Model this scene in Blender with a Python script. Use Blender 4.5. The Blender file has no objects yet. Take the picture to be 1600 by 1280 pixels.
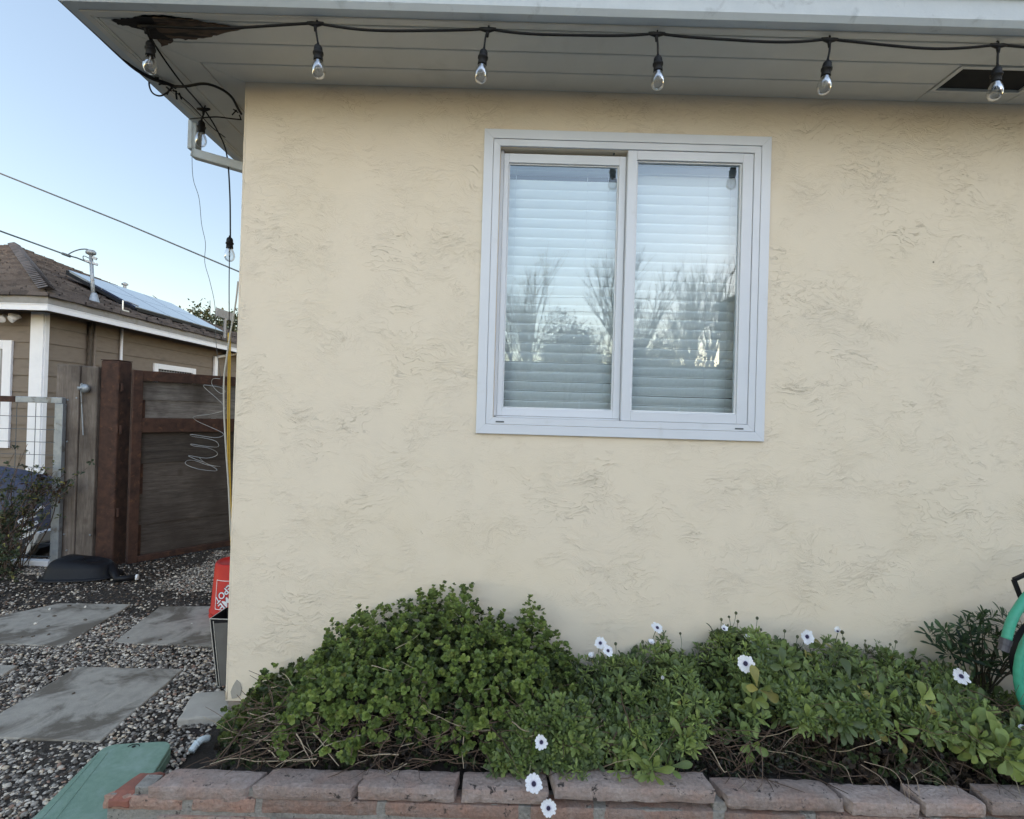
import bpy, math, random
import numpy as np
from mathutils import Vector, Matrix, Euler
R = math.radians
rnd = random.Random(7)
rng = np.random.default_rng(11)
S = bpy.context.scene
C = S.collection

# ---------------------------------------------------------------- camera
FPX, DC, ZC = 820.0, 2.255, 1.28
cam = bpy.data.objects.new('camera', bpy.data.cameras.new('camera'))
C.objects.link(cam)
cam.data.sensor_width = 36; cam.data.sensor_fit = 'HORIZONTAL'
cam.data.lens = FPX/1600*36
cam.data.clip_start = 0.05; cam.data.clip_end = 1000
ROT = Euler((R(90.4), 0, 0)).to_matrix() @ Matrix.Rotation(R(1.66), 3, 'Z')
CL = Vector((0, -DC, ZC))
cam.matrix_world = Matrix.Translation(CL) @ ROT.to_4x4()
S.camera = cam

# ---------------------------------------------------------------- light
SUN_EL, SUN_AZ = 6.0, 140.0       # azimuth clockwise from +Y
w = bpy.data.worlds.new('World'); S.world = w; w.use_nodes = True
nt = w.node_tree; bg = nt.nodes['Background']
sky = nt.nodes.new('ShaderNodeTexSky'); sky.sky_type = 'NISHITA'; sky.sun_disc = False
sky.sun_elevation = R(SUN_EL); sky.sun_rotation = R(SUN_AZ)
sky.air_density = 1.0; sky.dust_density = 0.25; sky.ozone_density = 1.0
# added sky gain: brighter behind the camera to light the wall, dimmer in view
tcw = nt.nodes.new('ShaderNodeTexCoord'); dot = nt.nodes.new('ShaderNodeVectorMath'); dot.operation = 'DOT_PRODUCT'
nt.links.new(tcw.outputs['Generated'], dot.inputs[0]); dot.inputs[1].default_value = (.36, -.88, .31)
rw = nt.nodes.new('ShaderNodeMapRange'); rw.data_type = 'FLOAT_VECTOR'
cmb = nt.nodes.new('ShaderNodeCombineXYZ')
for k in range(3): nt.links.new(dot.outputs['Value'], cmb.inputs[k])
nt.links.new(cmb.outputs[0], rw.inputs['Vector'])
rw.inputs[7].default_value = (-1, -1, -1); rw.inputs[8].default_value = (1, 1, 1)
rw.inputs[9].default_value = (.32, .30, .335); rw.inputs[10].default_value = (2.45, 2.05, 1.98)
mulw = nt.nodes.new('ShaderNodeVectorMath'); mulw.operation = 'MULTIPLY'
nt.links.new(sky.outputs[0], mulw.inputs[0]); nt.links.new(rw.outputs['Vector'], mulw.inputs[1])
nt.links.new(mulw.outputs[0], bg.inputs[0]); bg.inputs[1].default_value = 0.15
sl = bpy.data.lights.new('sun', 'SUN'); sl.energy = 0.5; sl.angle = R(0.6); sl.color = (1, .55, .28)
so = bpy.data.objects.new('sun', sl); C.objects.link(so)
sd = Vector((math.sin(R(SUN_AZ))*math.cos(R(SUN_EL)), math.cos(R(SUN_AZ))*math.cos(R(SUN_EL)), math.sin(R(SUN_EL))))
so.rotation_euler = sd.to_track_quat('Z', 'Y').to_euler(); so.location = (6, 4, 8)
S.view_settings.view_transform = 'Standard'; S.view_settings.look = 'None'
S.view_settings.exposure = 1.98; S.view_settings.gamma = 1; 
S.view_settings.use_curve_mapping = False
S.render.engine = 'CYCLES'
S.cycles.max_bounces = 8; S.cycles.transparent_max_bounces = 12

# ---------------------------------------------------------------- measuring helpers
def ray(px, py):
    return ROT @ Vector(((px-800)/FPX, -(py-640)/FPX, -1))
def P(px, py, Y):                       # photo pixel -> point on the plane y = Y
    d = ray(px, py); return CL + d*((Y-CL.y)/d.y)
def G(px, py, z):                       # photo pixel -> point on the plane z
    d = ray(px, py); return CL + d*((z-CL.z)/d.z)
def PX(px, py, X):
    d = ray(px, py); return CL + d*((X-CL.x)/d.x)

# ---------------------------------------------------------------- materials
MATS = {}
def newmat(name):
    m = bpy.data.materials.new(name); m.use_nodes = True
    return m, m.node_tree, m.node_tree.nodes['Principled BSDF']
def N(nt, t, **kw):
    n = nt.nodes.new(t)
    for k, v in kw.items():
        if k.startswith('i_'):
            n.inputs[k[2:].replace('_', ' ')].default_value = v
        else: setattr(n, k, v)
    return n
def ramp(nt, fac, stops):
    r = nt.nodes.new('ShaderNodeValToRGB')
    e = r.color_ramp.elements
    while len(e) < len(stops): e.new(0.5)
    for i, (p, c) in enumerate(stops):
        e[i].position = p; e[i].color = (*c, 1) if len(c) == 3 else c
    nt.links.new(fac, r.inputs[0]); return r
def mth(nt, op, a, b=None, c=None):
    m = nt.nodes.new('ShaderNodeMath'); m.operation = op
    for i, v in enumerate((a, b, c)):
        if v is None: continue
        if hasattr(v, 'links'): nt.links.new(v, m.inputs[i])
        else: m.inputs[i].default_value = v
    return m.outputs[0]
def coords(nt, scale=(1, 1, 1), kind='Object', rot=(0, 0, 0)):
    tc = nt.nodes.new('ShaderNodeTexCoord'); mp = nt.nodes.new('ShaderNodeMapping')
    mp.inputs['Scale'].default_value = scale; mp.inputs['Rotation'].default_value = rot
    nt.links.new(tc.outputs[kind], mp.inputs[0]); return mp.outputs[0]
def noise(nt, vec, scale, detail=4, rough=0.55, dist=0.0):
    n = N(nt, 'ShaderNodeTexNoise'); n.inputs['Scale'].default_value = scale
    n.inputs['Detail'].default_value = detail; n.inputs['Roughness'].default_value = rough
    n.inputs['Distortion'].default_value = dist
    nt.links.new(vec, n.inputs['Vector']); return n.outputs['Fac']
def pm(name, c1, c2=None, scale=8, rough=0.6, bump=0.15, bscale=60, stretch=(1, 1, 1), dist=0.002,
       c3=None, s3=3, t3=(.55, .65), metal=0.0, spec=0.5, rvar=0.1, detail=5, coat=0):
    """two-tone noise colour, optional third colour in blotches, bump"""
    if name in MATS: return MATS[name]
    m, t, b = newmat(name); MATS[name] = m
    v = coords(t, stretch)
    n1 = noise(t, v, scale, detail, .6, .3)
    c2 = c2 or tuple(x*.8 for x in c1)
    col = ramp(t, n1, [(.3, c1), (.7, c2)]).outputs[0]
    if c3:
        n3 = noise(t, v, s3, 6, .65, .5)
        f = ramp(t, n3, [(t3[0], (0, 0, 0)), (t3[1], (1, 1, 1))]).outputs[0]
        mx = N(t, 'ShaderNodeMixRGB'); t.links.new(f, mx.inputs[0]); t.links.new(col, mx.inputs[1])
        mx.inputs[2].default_value = (*c3, 1); col = mx.outputs[0]
    t.links.new(col, b.inputs['Base Color'])
    b.inputs['Metallic'].default_value = metal
    b.inputs['Specular IOR Level'].default_value = spec
    if coat: b.inputs['Coat Weight'].default_value = coat
    rr = N(t, 'ShaderNodeMapRange'); t.links.new(n1, rr.inputs[0])
    rr.inputs[3].default_value = max(0, rough-rvar); rr.inputs[4].default_value = min(1, rough+rvar)
    t.links.new(rr.outputs[0], b.inputs['Roughness'])
    if bump:
        n2 = noise(t, v, bscale, 6, .6)
        bp = N(t, 'ShaderNodeBump'); bp.inputs['Strength'].default_value = bump; bp.inputs['Distance'].default_value = dist
        t.links.new(n2, bp.inputs['Height']); t.links.new(bp.outputs[0], b.inputs['Normal'])
    return m

def mat_stucco():
    m, t, b = newmat('cream_stucco')
    v = coords(t)
    # wandering coordinates so that trowel ridges curl
    nz = N(t, 'ShaderNodeTexNoise'); nz.inputs['Scale'].default_value = 5.0; nz.inputs['Detail'].default_value = 3
    t.links.new(v, nz.inputs['Vector'])
    vm = N(t, 'ShaderNodeVectorMath', operation='MULTIPLY_ADD'); t.links.new(nz.outputs['Color'], vm.inputs[0])
    vm.inputs[1].default_value = (.22, .22, .22); t.links.new(v, vm.inputs[2])
    mp = N(t, 'ShaderNodeMapping'); mp.inputs['Scale'].default_value = (.85, 1, 3.2); t.links.new(vm.outputs[0], mp.inputs[0])
    def ridge(vec, sc, wdt, det=3, dist=.6, ro=.5):
        n = noise(t, vec, sc, det, ro, dist)
        a = mth(t, 'ABSOLUTE', mth(t, 'SUBTRACT', n, .5))
        r = N(t, 'ShaderNodeMapRange', interpolation_type='SMOOTHSTEP'); t.links.new(a, r.inputs[0])
        r.inputs[1].default_value = 0; r.inputs[2].default_value = wdt; r.inputs[3].default_value = 1; r.inputs[4].default_value = 0
        return r.outputs[0]
    def mask(sc, lo, hi, off):
        mo = N(t, 'ShaderNodeMapping'); mo.inputs['Location'].default_value = off; t.links.new(v, mo.inputs[0])
        n = noise(t, mo.outputs[0], sc, 3, .55, .4)
        return ramp(t, n, [(lo, (0, 0, 0)), (hi, (1, 1, 1))]).outputs[0]
    r1 = mth(t, 'MULTIPLY', ridge(mp.outputs[0], 7, .010, 5, 1.6), mask(4.6, .46, .66, (3, 1, 2)))
    r2 = mth(t, 'MULTIPLY', ridge(mp.outputs[0], 13, .035, 5, 2.4), mask(5.2, .46, .72, (9, 4, 7)))
    mp2 = N(t, 'ShaderNodeMapping'); mp2.inputs['Scale'].default_value = (1, 1, 6); mp2.inputs['Rotation'].default_value = (0, .25, 0); t.links.new(vm.outputs[0], mp2.inputs[0])
    r3 = mth(t, 'MULTIPLY', ridge(mp2.outputs[0], 8, .045, 3, .8), mask(3.4, .42, .70, (1, 8, 5)))
    lowf = noise(t, v, 4.5, 3, .5)
    mid = noise(t, mp.outputs[0], 30, 4, .6)
    fine = noise(t, v, 260, 3, .6)
    h = mth(t, 'MULTIPLY', r1, .60)
    h = mth(t, 'MULTIPLY_ADD', r2, .42, h)
    h = mth(t, 'MULTIPLY_ADD', r3, .38, h)
    h = mth(t, 'MULTIPLY_ADD', lowf, 1.5, h)
    h = mth(t, 'MULTIPLY_ADD', mid, .26, h)
    h = mth(t, 'MULTIPLY_ADD', fine, .09, h)
    bp = N(t, 'ShaderNodeBump'); bp.inputs['Strength'].default_value = .9; bp.inputs['Distance'].default_value = .0023
    t.links.new(h, bp.inputs['Height']); t.links.new(bp.outputs[0], b.inputs['Normal'])
    n = noise(t, v, 2.2, 5, .6, .3)
    col = ramp(t, n, [(.3, (.73, .63, .485)), (.5, (.755, .655, .515)), (.72, (.73, .635, .505))]).outputs[0]
    # faint grime: scattered specks
    vo = N(t, 'ShaderNodeTexVoronoi'); vo.inputs['Scale'].default_value = 2.3; t.links.new(v, vo.inputs['Vector'])
    f = ramp(t, vo.outputs['Distance'], [(.006, (1, 1, 1)), (.012, (0, 0, 0))]).outputs[0]
    mx = N(t, 'ShaderNodeMixRGB'); t.links.new(f, mx.inputs[0]); t.links.new(col, mx.inputs[1]); mx.inputs[2].default_value = (.12, .09, .05, 1)
    # ridge lines tinted slightly darker and browner
    mx2 = N(t, 'ShaderNodeMixRGB', blend_type='MULTIPLY'); t.links.new(mth(t, 'MULTIPLY', r2, .04), mx2.inputs[0]); t.links.new(mx.outputs[0], mx2.inputs[1]); mx2.inputs[2].default_value = (.5, .42, .3, 1)
    t.links.new(mx2.outputs[0], b.inputs['Base Color'])
    b.inputs['Roughness'].default_value = .85; b.inputs['Specular IOR Level'].default_value = .2
    return m

def mat_attr(name, rough=.5, transl=0.0, bump=0, bscale=200, spec=.4, fade=None):
    """per-item base colour stored on the mesh (each pebble or leaf has its own colour)"""
    m, t, b = newmat(name)
    a = N(t, 'ShaderNodeAttribute', attribute_name='col')
    col = a.outputs['Color']
    v = coords(t)
    n = noise(t, v, bscale, 3)
    mr = N(t, 'ShaderNodeMapRange'); t.links.new(n, mr.inputs[0]); mr.inputs[3].default_value = .75; mr.inputs[4].default_value = 1.25
    mx = N(t, 'ShaderNodeVectorMath', operation='SCALE'); t.links.new(col, mx.inputs[0]); t.links.new(mr.outputs[0], mx.inputs['Scale'])
    t.links.new(mx.outputs[0], b.inputs['Base Color'])
    b.inputs['Roughness'].default_value = rough; b.inputs['Specular IOR Level'].default_value = spec
    if bump:
        bp = N(t, 'ShaderNodeBump'); bp.inputs['Strength'].default_value = bump; bp.inputs['Distance'].default_value = .001
        t.links.new(n, bp.inputs['Height']); t.links.new(bp.outputs[0], b.inputs['Normal'])
    if transl:
        tr = N(t, 'ShaderNodeBsdfTranslucent'); t.links.new(mx.outputs[0], tr.inputs[0])
        ms = N(t, 'ShaderNodeMixShader'); ms.inputs[0].default_value = transl
        t.links.new(b.outputs[0], ms.inputs[1]); t.links.new(tr.outputs[0], ms.inputs[2])
        t.links.new(ms.outputs[0], t.nodes['Material Output'].inputs[0])
    return m

def mat_pane(name, refl=.28, tint=(1, 1, 1), wav=0.0, gtint=(1, 1, 1), fk=1.0):
    m, t, b = newmat(name); t.nodes.remove(b)
    tr = N(t, 'ShaderNodeBsdfTransparent'); tr.inputs[0].default_value = (*tint, 1)
    gl = N(t, 'ShaderNodeBsdfGlossy'); gl.inputs['Roughness'].default_value = 0.0; gl.inputs[0].default_value = (*gtint, 1)
    if wav:
        n = noise(t, coords(t), 2.5, 2); bp = N(t, 'ShaderNodeBump'); bp.inputs['Strength'].default_value = wav; bp.inputs['Distance'].default_value = .01
        t.links.new(n, bp.inputs['Height']); t.links.new(bp.outputs[0], gl.inputs['Normal'])
    fr = N(t, 'ShaderNodeFresnel'); fr.inputs[0].default_value = 1.5
    f = mth(t, 'MULTIPLY_ADD', fr.outputs[0], fk, refl)
    ms = N(t, 'ShaderNodeMixShader'); t.links.new(f, ms.inputs[0])
    t.links.new(tr.outputs[0], ms.inputs[1]); t.links.new(gl.outputs[0], ms.inputs[2])
    t.links.new(ms.outputs[0], t.nodes['Material Output'].inputs[0])
    return m

M_stucco = mat_stucco()
M_leaf = mat_attr('leaf_green', .5, .22, .3, 60)
M_petal = mat_attr('petal_white', .5, .15, 0, 300)
M_twig = mat_attr('dry_stem', .8, 0, .5, 150)
M_pebble = mat_attr('pebble', .55, 0, .3, 90)
M_pane = mat_pane('window_pane', .075, (.91, .97, 1), .02, (.82, .92, 1))
M_pane_far = mat_pane('far_pane', .45)
M_bulb = mat_pane('bulb_glass', .0, (.88, .88, .88), 0, (.9, .9, .9), .55)
M_vinyl = pm('white_vinyl', (.66, .68, .72), (.63, .65, .69), 6, .38, .04, 40, c3=(.56, .57, .58), s3=9, t3=(.62, .8))
M_blind = pm('blind_slat', (.88, .90, .90), (.86, .88, .88), 3, .4, .0)
M_soffit = pm('grey_soffit_paint', (.60, .585, .54), (.55, .54, .50), 5, .6, .25, 30, (1, 1, 1), c3=(.49, .475, .43), s3=2.5, t3=(.58, .75))
M_gutter = pm('grey_gutter_paint', (.52, .56, .585), (.48, .52, .55), 14, .5, .25, 90, c3=(.38, .41, .43), s3=12, t3=(.60, .72))
M_gutlip = pm('pale_gutter_lip', (.62, .64, .66), (.52, .55, .57), 30, .5, .1)
M_dark = pm('dark_void', (.012, .011, .010), (.008, .008, .008), 5, .9, 0)
M_black = pm('black_rubber', (.006, .006, .007), (.010, .010, .011), 30, .55, .1, 200, spec=.25)
M_blackpl = pm('black_plastic', (.007, .007, .009), (.010, .011, .014), 12, .5, .15, 80, spec=.22, c3=(.018, .018, .018), s3=7, t3=(.6, .8))
M_rotwood = pm('rotten_wood', (.13, .085, .055), (.05, .034, .024), 30, .9, .9, 60, (1, 7, 7), .004, c3=(.015, .012, .01), s3=8, t3=(.5, .6))
M_cavitydark = pm('dark_rot_cavity', (.02, .016, .013), (.008, .007, .006), 20, .95, .9, 60, (1, 5, 5), .004)
M_conc = pm('grey_concrete', (.42, .385, .33), (.31, .285, .245), 7, .85, .5, 120, c3=(.09, .085, .075), s3=3.6, t3=(.60, .70), dist=.002)
M_paver = pm('paver_concrete', (.37, .335, .28), (.27, .245, .21), 18, .85, .6, 140, c3=(.13, .11, .085), s3=3.6, t3=(.49, .60), dist=.0025)
M_found = pm('foundation_concrete', (.30, .25, .21), (.20, .17, .15), 12, .9, .8, 70, c3=(.12, .11, .10), s3=9, t3=(.5, .6))
M_soil = pm('dark_soil', (.022, .016, .012), (.040, .030, .022), 25, .95, 1.0, 50, dist=.02)
M_dirt = pm('garden_dirt', (.050, .038, .028), (.028, .022, .017), 16, .95, 1.0, 45, dist=.015, c3=(.075, .06, .045), s3=4)
M_asph = pm('street_asphalt', (.055, .055, .056), (.045, .045, .046), 10, .9, .4, 100)
M_grass = pm('lawn', (.06, .09, .03), (.04, .06, .02), 20, .9, .8, 80, dist=.02)
M_walkc = pm('sidewalk_concrete', (.36, .35, .33), (.30, .29, .28), 6, .9, .3, 80)
M_rust = pm('rusty_steel', (.075, .033, .020), (.030, .015, .011), 14, .85, .5, 90, c3=(.125, .055, .028), s3=16, t3=(.58, .72))
M_galv = pm('galvanised_steel', (.34, .37, .40), (.24, .27, .30), 18, .5, .15, 60, metal=.5, c3=(.17, .16, .15), s3=9)
M_green = pm('green_lid_plastic', (.19, .285, .215), (.15, .24, .18), 60, .7, .7, 260, dist=.001, c3=(.24, .33, .28), s3=8, t3=(.5, .75))
M_red = pm('red_plastic', (.50, .022, .012), (.44, .018, .012), 5, .5, .05, 40, spec=.3)
M_white = pm('white_paint', (.75, .76, .78), (.70, .71, .73), 8, .5, .05, 60)
M_ink = pm('dark_ink', (.10, .03, .07), None, 5, .5, 0)
M_pvc = pm('white_pvc', (.62, .68, .68), (.55, .60, .60), 12, .35, .05, c3=(.35, .36, .33), s3=18, t3=(.58, .7))
M_hose = pm('green_hose', (.055, .36, .24), (.045, .30, .20), 60, .5, .25, 400, c3=(.08, .27, .19), s3=14)
M_brass = pm('dark_coupling', (.09, .085, .10), (.06, .06, .07), 30, .4, .1, metal=.4)
M_yellow = pm('yellow_rope', (.62, .40, .05), (.50, .32, .05), 80, .7, .5, 300)
M_palecord = pm('pale_cord', (.50, .48, .43), (.42, .40, .36), 40, .6, .1)
M_wire = pm('bare_wire', (.40, .40, .39), (.30, .30, .30), 50, .35, 0, metal=.6)
M_cable = pm('grey_cable', (.10, .12, .13), (.07, .08, .09), 50, .6, 0)
M_siding = pm('taupe_siding', (.175, .142, .11), (.155, .125, .097), 6, .7, .25, 40, (1, 1, 4), c3=(.135, .11, .085), s3=3)
M_shingle = None
M_solar = pm('solar_glass', (.02, .03, .06), (.025, .035, .07), 3, .12, 0, spec=1.0, rvar=.02)
M_solar.node_tree.nodes['Principled BSDF'].inputs['Coat Weight'].default_value = 1.0
M_alu = pm('aluminium', (.55, .56, .58), None, 8, .35, 0, metal=.8)
M_blue = pm('blue_tarp', (.030, .036, .075), (.02, .024, .045), 14, .55, .6, 30, dist=.01)
M_bark = pm('tree_bark', (.09, .07, .05), (.05, .04, .03), 20, .9, .7, 60)
M_warm = pm('brick_red_stone', (.30, .11, .075), (.20, .085, .065), 30, .9, .8, 130, dist=.003)

def mat_shingle():
    m, t, b = newmat('brown_shingle')
    v = coords(t, (1, 1, 1))
    vo = N(t, 'ShaderNodeTexVoronoi'); vo.inputs['Scale'].default_value = 5.5; t.links.new(v, vo.inputs['Vector'])
    n = noise(t, v, 60, 4)
    sep = N(t, 'ShaderNodeSeparateColor'); t.links.new(vo.outputs['Color'], sep.inputs[0])
    f = mth(t, 'MULTIPLY_ADD', n, .5, mth(t, 'MULTIPLY', sep.outputs[0], .5))
    c = ramp(t, f, [(.2, (.060, .050, .047)), (.5, (.098, .082, .076)), (.8, (.14, .12, .11))]).outputs[0]
    t.links.new(c, b.inputs['Base Color']); b.inputs['Roughness'].default_value = .95
    bp = N(t, 'ShaderNodeBump'); bp.inputs['Strength'].default_value = .8; bp.inputs['Distance'].default_value = .006
    t.links.new(n, bp.inputs['Height']); t.links.new(bp.outputs[0], b.inputs['Normal'])
    return m
M_shingle = mat_shingle()

def mat_brick(name, a, bcol, c):
    m, t, b = newmat(name)
    v = coords(t)
    oi = N(t, 'ShaderNodeObjectInfo')
    va = N(t, 'ShaderNodeVectorMath', operation='ADD'); t.links.new(v, va.inputs[0])
    cx = N(t, 'ShaderNodeCombineXYZ'); t.links.new(mth(t, 'MULTIPLY', oi.outputs['Random'], 17.), cx.inputs[0]); t.links.new(cx.outputs[0], va.inputs[1])
    n1 = noise(t, va.outputs[0], 9, 6, .65, .4); n2 = noise(t, va.outputs[0], 90, 6, .7); n3 = noise(t, va.outputs[0], 28, 5, .7, .3)
    col = ramp(t, n1, [(.3, a), (.5, bcol), (.68, c)]).outputs[0]
    f = ramp(t, n3, [(.60, (0, 0, 0)), (.66, (1, 1, 1))]).outputs[0]
    mx = N(t, 'ShaderNodeMixRGB'); t.links.new(f, mx.inputs[0]); t.links.new(col, mx.inputs[1]); mx.inputs[2].default_value = (.05, .04, .037, 1)
    mr = N(t, 'ShaderNodeMapRange'); t.links.new(n2, mr.inputs[0]); mr.inputs[3].default_value = .35; mr.inputs[4].default_value = 1.5
    ob = N(t, 'ShaderNodeMapRange'); t.links.new(oi.outputs['Random'], ob.inputs[0]); ob.inputs[3].default_value = .8; ob.inputs[4].default_value = 1.15
    sc = N(t, 'ShaderNodeVectorMath', operation='SCALE'); t.links.new(mx.outputs[0], sc.inputs[0]); t.links.new(mth(t, 'MULTIPLY', mr.outputs[0], ob.outputs[0]), sc.inputs['Scale'])
    t.links.new(sc.outputs[0], b.inputs['Base Color']); b.inputs['Roughness'].default_value = .9
    h = mth(t, 'ADD', mth(t, 'MULTIPLY', n1, 1.2), mth(t, 'ADD', mth(t, 'MULTIPLY', n3, .8), mth(t, 'MULTIPLY', n2, .6)))
    bp = N(t, 'ShaderNodeBump'); bp.inputs['Strength'].default_value = 1.0; bp.inputs['Distance'].default_value = .010
    t.links.new(h, bp.inputs['Height']); t.links.new(bp.outputs[0], b.inputs['Normal'])
    return m
M_cap = mat_brick('coping_stone', (.40, .27, .22), (.36, .28, .245), (.45, .37, .335))
M_brick = mat_brick('tumbled_brick', (.36, .20, .145), (.33, .22, .175), (.33, .27, .24))
M_mortar = mat_brick('weathered_mortar', (.27, .25, .22), (.31, .29, .26), (.20, .185, .165))

def mat_oldwood(name, a, bcol, axis='z', knots=True):
    m, t, b = newmat(name)
    st = (9, 9, .7) if axis == 'z' else (.7, .7, 9)
    v = coords(t, st)
    n = noise(t, v, 5, 6, .65, 1.0); n2 = noise(t, v, 22, 5, .7, .4)
    f = mth(t, 'MULTIPLY_ADD', n2, .4, mth(t, 'MULTIPLY', n, .6))
    col = ramp(t, f, [(.32, a), (.5, tuple((x+y)/2 for x, y in zip(a, bcol))), (.68, bcol)]).outputs[0]
    v2 = coords(t, (1, 1, .7))
    vo = N(t, 'ShaderNodeTexVoronoi'); vo.inputs['Scale'].default_value = 4.2; t.links.new(v2, vo.inputs['Vector'])
    k = ramp(t, mth(t, 'MULTIPLY_ADD', n2, .08, vo.outputs['Distance']), [(.13, (1, 1, 1)), (.22, (0, 0, 0))]).outputs[0]
    mx = N(t, 'ShaderNodeMixRGB'); t.links.new(k, mx.inputs[0]); t.links.new(col, mx.inputs[1]); mx.inputs[2].default_value = (.035, .022, .016, 1)
    n4 = noise(t, coords(t), 2.2, 4, .6)
    st2 = ramp(t, n4, [(.44, (0, 0, 0)), (.66, (.85, .85, .85))]).outputs[0]
    mx2 = N(t, 'ShaderNodeMixRGB'); t.links.new(st2, mx2.inputs[0]); t.links.new(mx.outputs[0], mx2.inputs[1]); mx2.inputs[2].default_value = (.045, .034, .028, 1)
    oi = N(t, 'ShaderNodeObjectInfo'); ob = N(t, 'ShaderNodeMapRange'); t.links.new(oi.outputs['Random'], ob.inputs[0]); ob.inputs[3].default_value = .6; ob.inputs[4].default_value = 1.35
    vs_ = N(t, 'ShaderNodeVectorMath', operation='SCALE'); t.links.new(mx2.outputs[0], vs_.inputs[0]); t.links.new(ob.outputs[0], vs_.inputs['Scale'])
    t.links.new(vs_.outputs[0], b.inputs['Base Color']); b.inputs['Roughness'].default_value = .9
    bp = N(t, 'ShaderNodeBump'); bp.inputs['Strength'].default_value = .9; bp.inputs['Distance'].default_value = .006
    t.links.new(f, bp.inputs['Height']); t.links.new(bp.outputs[0], b.inputs['Normal'])
    return m
M_oldpost = mat_oldwood('weathered_post_wood', (.25, .215, .185), (.09, .068, .052), 'z')
M_gateboard = mat_oldwood('weathered_board', (.12, .10, .085), (.026, .019, .015), 'x')

# ---------------------------------------------------------------- mesh building
class MB:
    def __init__(s): s.v = []; s.f = []
    def add(s, vs, fs):
        o = len(s.v); s.v += [tuple(p) for p in vs]; s.f += [tuple(i+o for i in f) for f in fs]; return s
    def box(s, x0, x1, y0, y1, z0, z1, M=None):
        vs = [Vector((x, y, z)) for z in (z0, z1) for y in (y0, y1) for x in (x0, x1)]
        if M is not None: vs = [M @ p for p in vs]
        return s.add(vs, [(0, 2, 3, 1), (4, 5, 7, 6), (0, 1, 5, 4), (2, 6, 7, 3), (0, 4, 6, 2), (1, 3, 7, 5)])
    def prism(s, poly, z0, z1, M=None):
        n = len(poly)
        a = sum(poly[i][0]*poly[(i+1) % n][1]-poly[(i+1) % n][0]*poly[i][1] for i in range(n))
        if a < 0: poly = poly[::-1]
        vs = [Vector((p[0], p[1], z0)) for p in poly]+[Vector((p[0], p[1], z1)) for p in poly]
        if M is not None: vs = [M @ p for p in vs]
        fs = [tuple(range(n-1, -1, -1)), tuple(range(n, 2*n))]+[(i, (i+1) % n, n+(i+1) % n, n+i) for i in range(n)]
        return s.add(vs, fs)
    def tube(s, pts, r, n=8, caps=True):
        pts = [Vector(p) for p in pts]; m = len(pts)
        if not hasattr(r, '__len__'): r = [r]*m
        up = Vector((0, 0, 1)); rings = []; prev = None
        for i in range(m):
            d = (pts[min(i+1, m-1)]-pts[max(i-1, 0)])
            if d.length < 1e-9: d = Vector((0, 0, 1))
            d.normalize()
            if prev is None:
                a = d.cross(up)
                if a.length < .05: a = d.cross(Vector((1, 0, 0)))
            else: a = prev-d*prev.dot(d)
            if a.length < 1e-6: a = d.cross(Vector((1, 0, 0)))
            a.normalize(); prev = a; b = d.cross(a)
            rings.append([pts[i]+(a*math.cos(2*math.pi*k/n)+b*math.sin(2*math.pi*k/n))*r[i] for k in range(n)])
        vs = [p for rg in rings for p in rg]
        fs = [(i*n+k, (i+1)*n+k, (i+1)*n+(k+1) % n, i*n+(k+1) % n) for i in range(m-1) for k in range(n)]
        if caps: fs += [tuple(range(n)), tuple((m-1)*n+k for k in range(n-1, -1, -1))]
        return s.add(vs, fs)
    def lathe(s, prof, n=24, M=None, closed=False):
        vs = []
        for (r, z) in prof:
            for k in range(n):
                a = 2*math.pi*k/n; vs.append(Vector((r*math.cos(a), r*math.sin(a), z)))
        if M is not None: vs = [M @ p for p in vs]
        m = len(prof)
        fs = [(i*n+k, i*n+(k+1) % n, (i+1)*n+(k+1) % n, (i+1)*n+k) for i in range(m-1) for k in range(n)]
        return s.add(vs, fs)
    def bar(s, a, b, wx, wy, up=Vector((0, 0, 1))):
        a = Vector(a); b = Vector(b); d = (b-a); L = d.length; d.normalize()
        u = up-d*up.dot(d)
        if u.length < 1e-3: u = Vector((0, 1, 0))-d*d.y
        u.normalize(); q = d.cross(u)
        M = Matrix((( d.x, q.x, u.x, a.x), (d.y, q.y, u.y, a.y), (d.z, q.z, u.z, a.z), (0, 0, 0, 1)))
        return s.box(0, L, -wx/2, wx/2, -wy/2, wy/2, M)

LOC = {}
def link(o, parent):
    C.objects.link(o)
    if parent is not None: o.parent = parent
    return o
def obj(name, mb, mat, parent=None, smooth=False, bevel=0, seg=2, auto=None, origin=None):
    """one mesh object; vertices are given in world space"""
    me = bpy.data.meshes.new(name)
    vs = np.array(mb.v, dtype=np.float64)
    if parent is not None: o0 = LOC[parent.name]
    elif origin is not None: o0 = np.array(origin, dtype=float)
    else: o0 = np.array([(vs[:, 0].min()+vs[:, 0].max())/2, (vs[:, 1].min()+vs[:, 1].max())/2, vs[:, 2].min()])
    vs = vs-o0
    me.from_pydata([tuple(p) for p in vs], [], mb.f); me.update()
    me.materials.append(mat)
    o = bpy.data.objects.new(name, me); link(o, parent)
    if parent is None: o.location = o0; LOC[o.name] = o0
    else: LOC[o.name] = o0
    if smooth:
        me.polygons.foreach_set('use_smooth', [True]*len(me.polygons))
    if bevel:
        b = o.modifiers.new('bevel', 'BEVEL'); b.width = bevel; b.segments = seg; b.limit_method = 'ANGLE'; b.angle_limit = R(40)
        b.harden_normals = False
    return o
def tag(o, label=None, cat=None, group=None, kind=None):
    if label: o['label'] = label
    if cat: o['category'] = cat
    if group: o['group'] = group
    if kind: o['kind'] = kind
    return o
def thing(name, loc, label, cat, group=None):
    o = bpy.data.objects.new(name, None); o.location = loc; o.empty_display_size = .1
    C.objects.link(o); LOC[o.name] = np.array(loc, dtype=float)
    return tag(o, label, cat, group)
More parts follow.
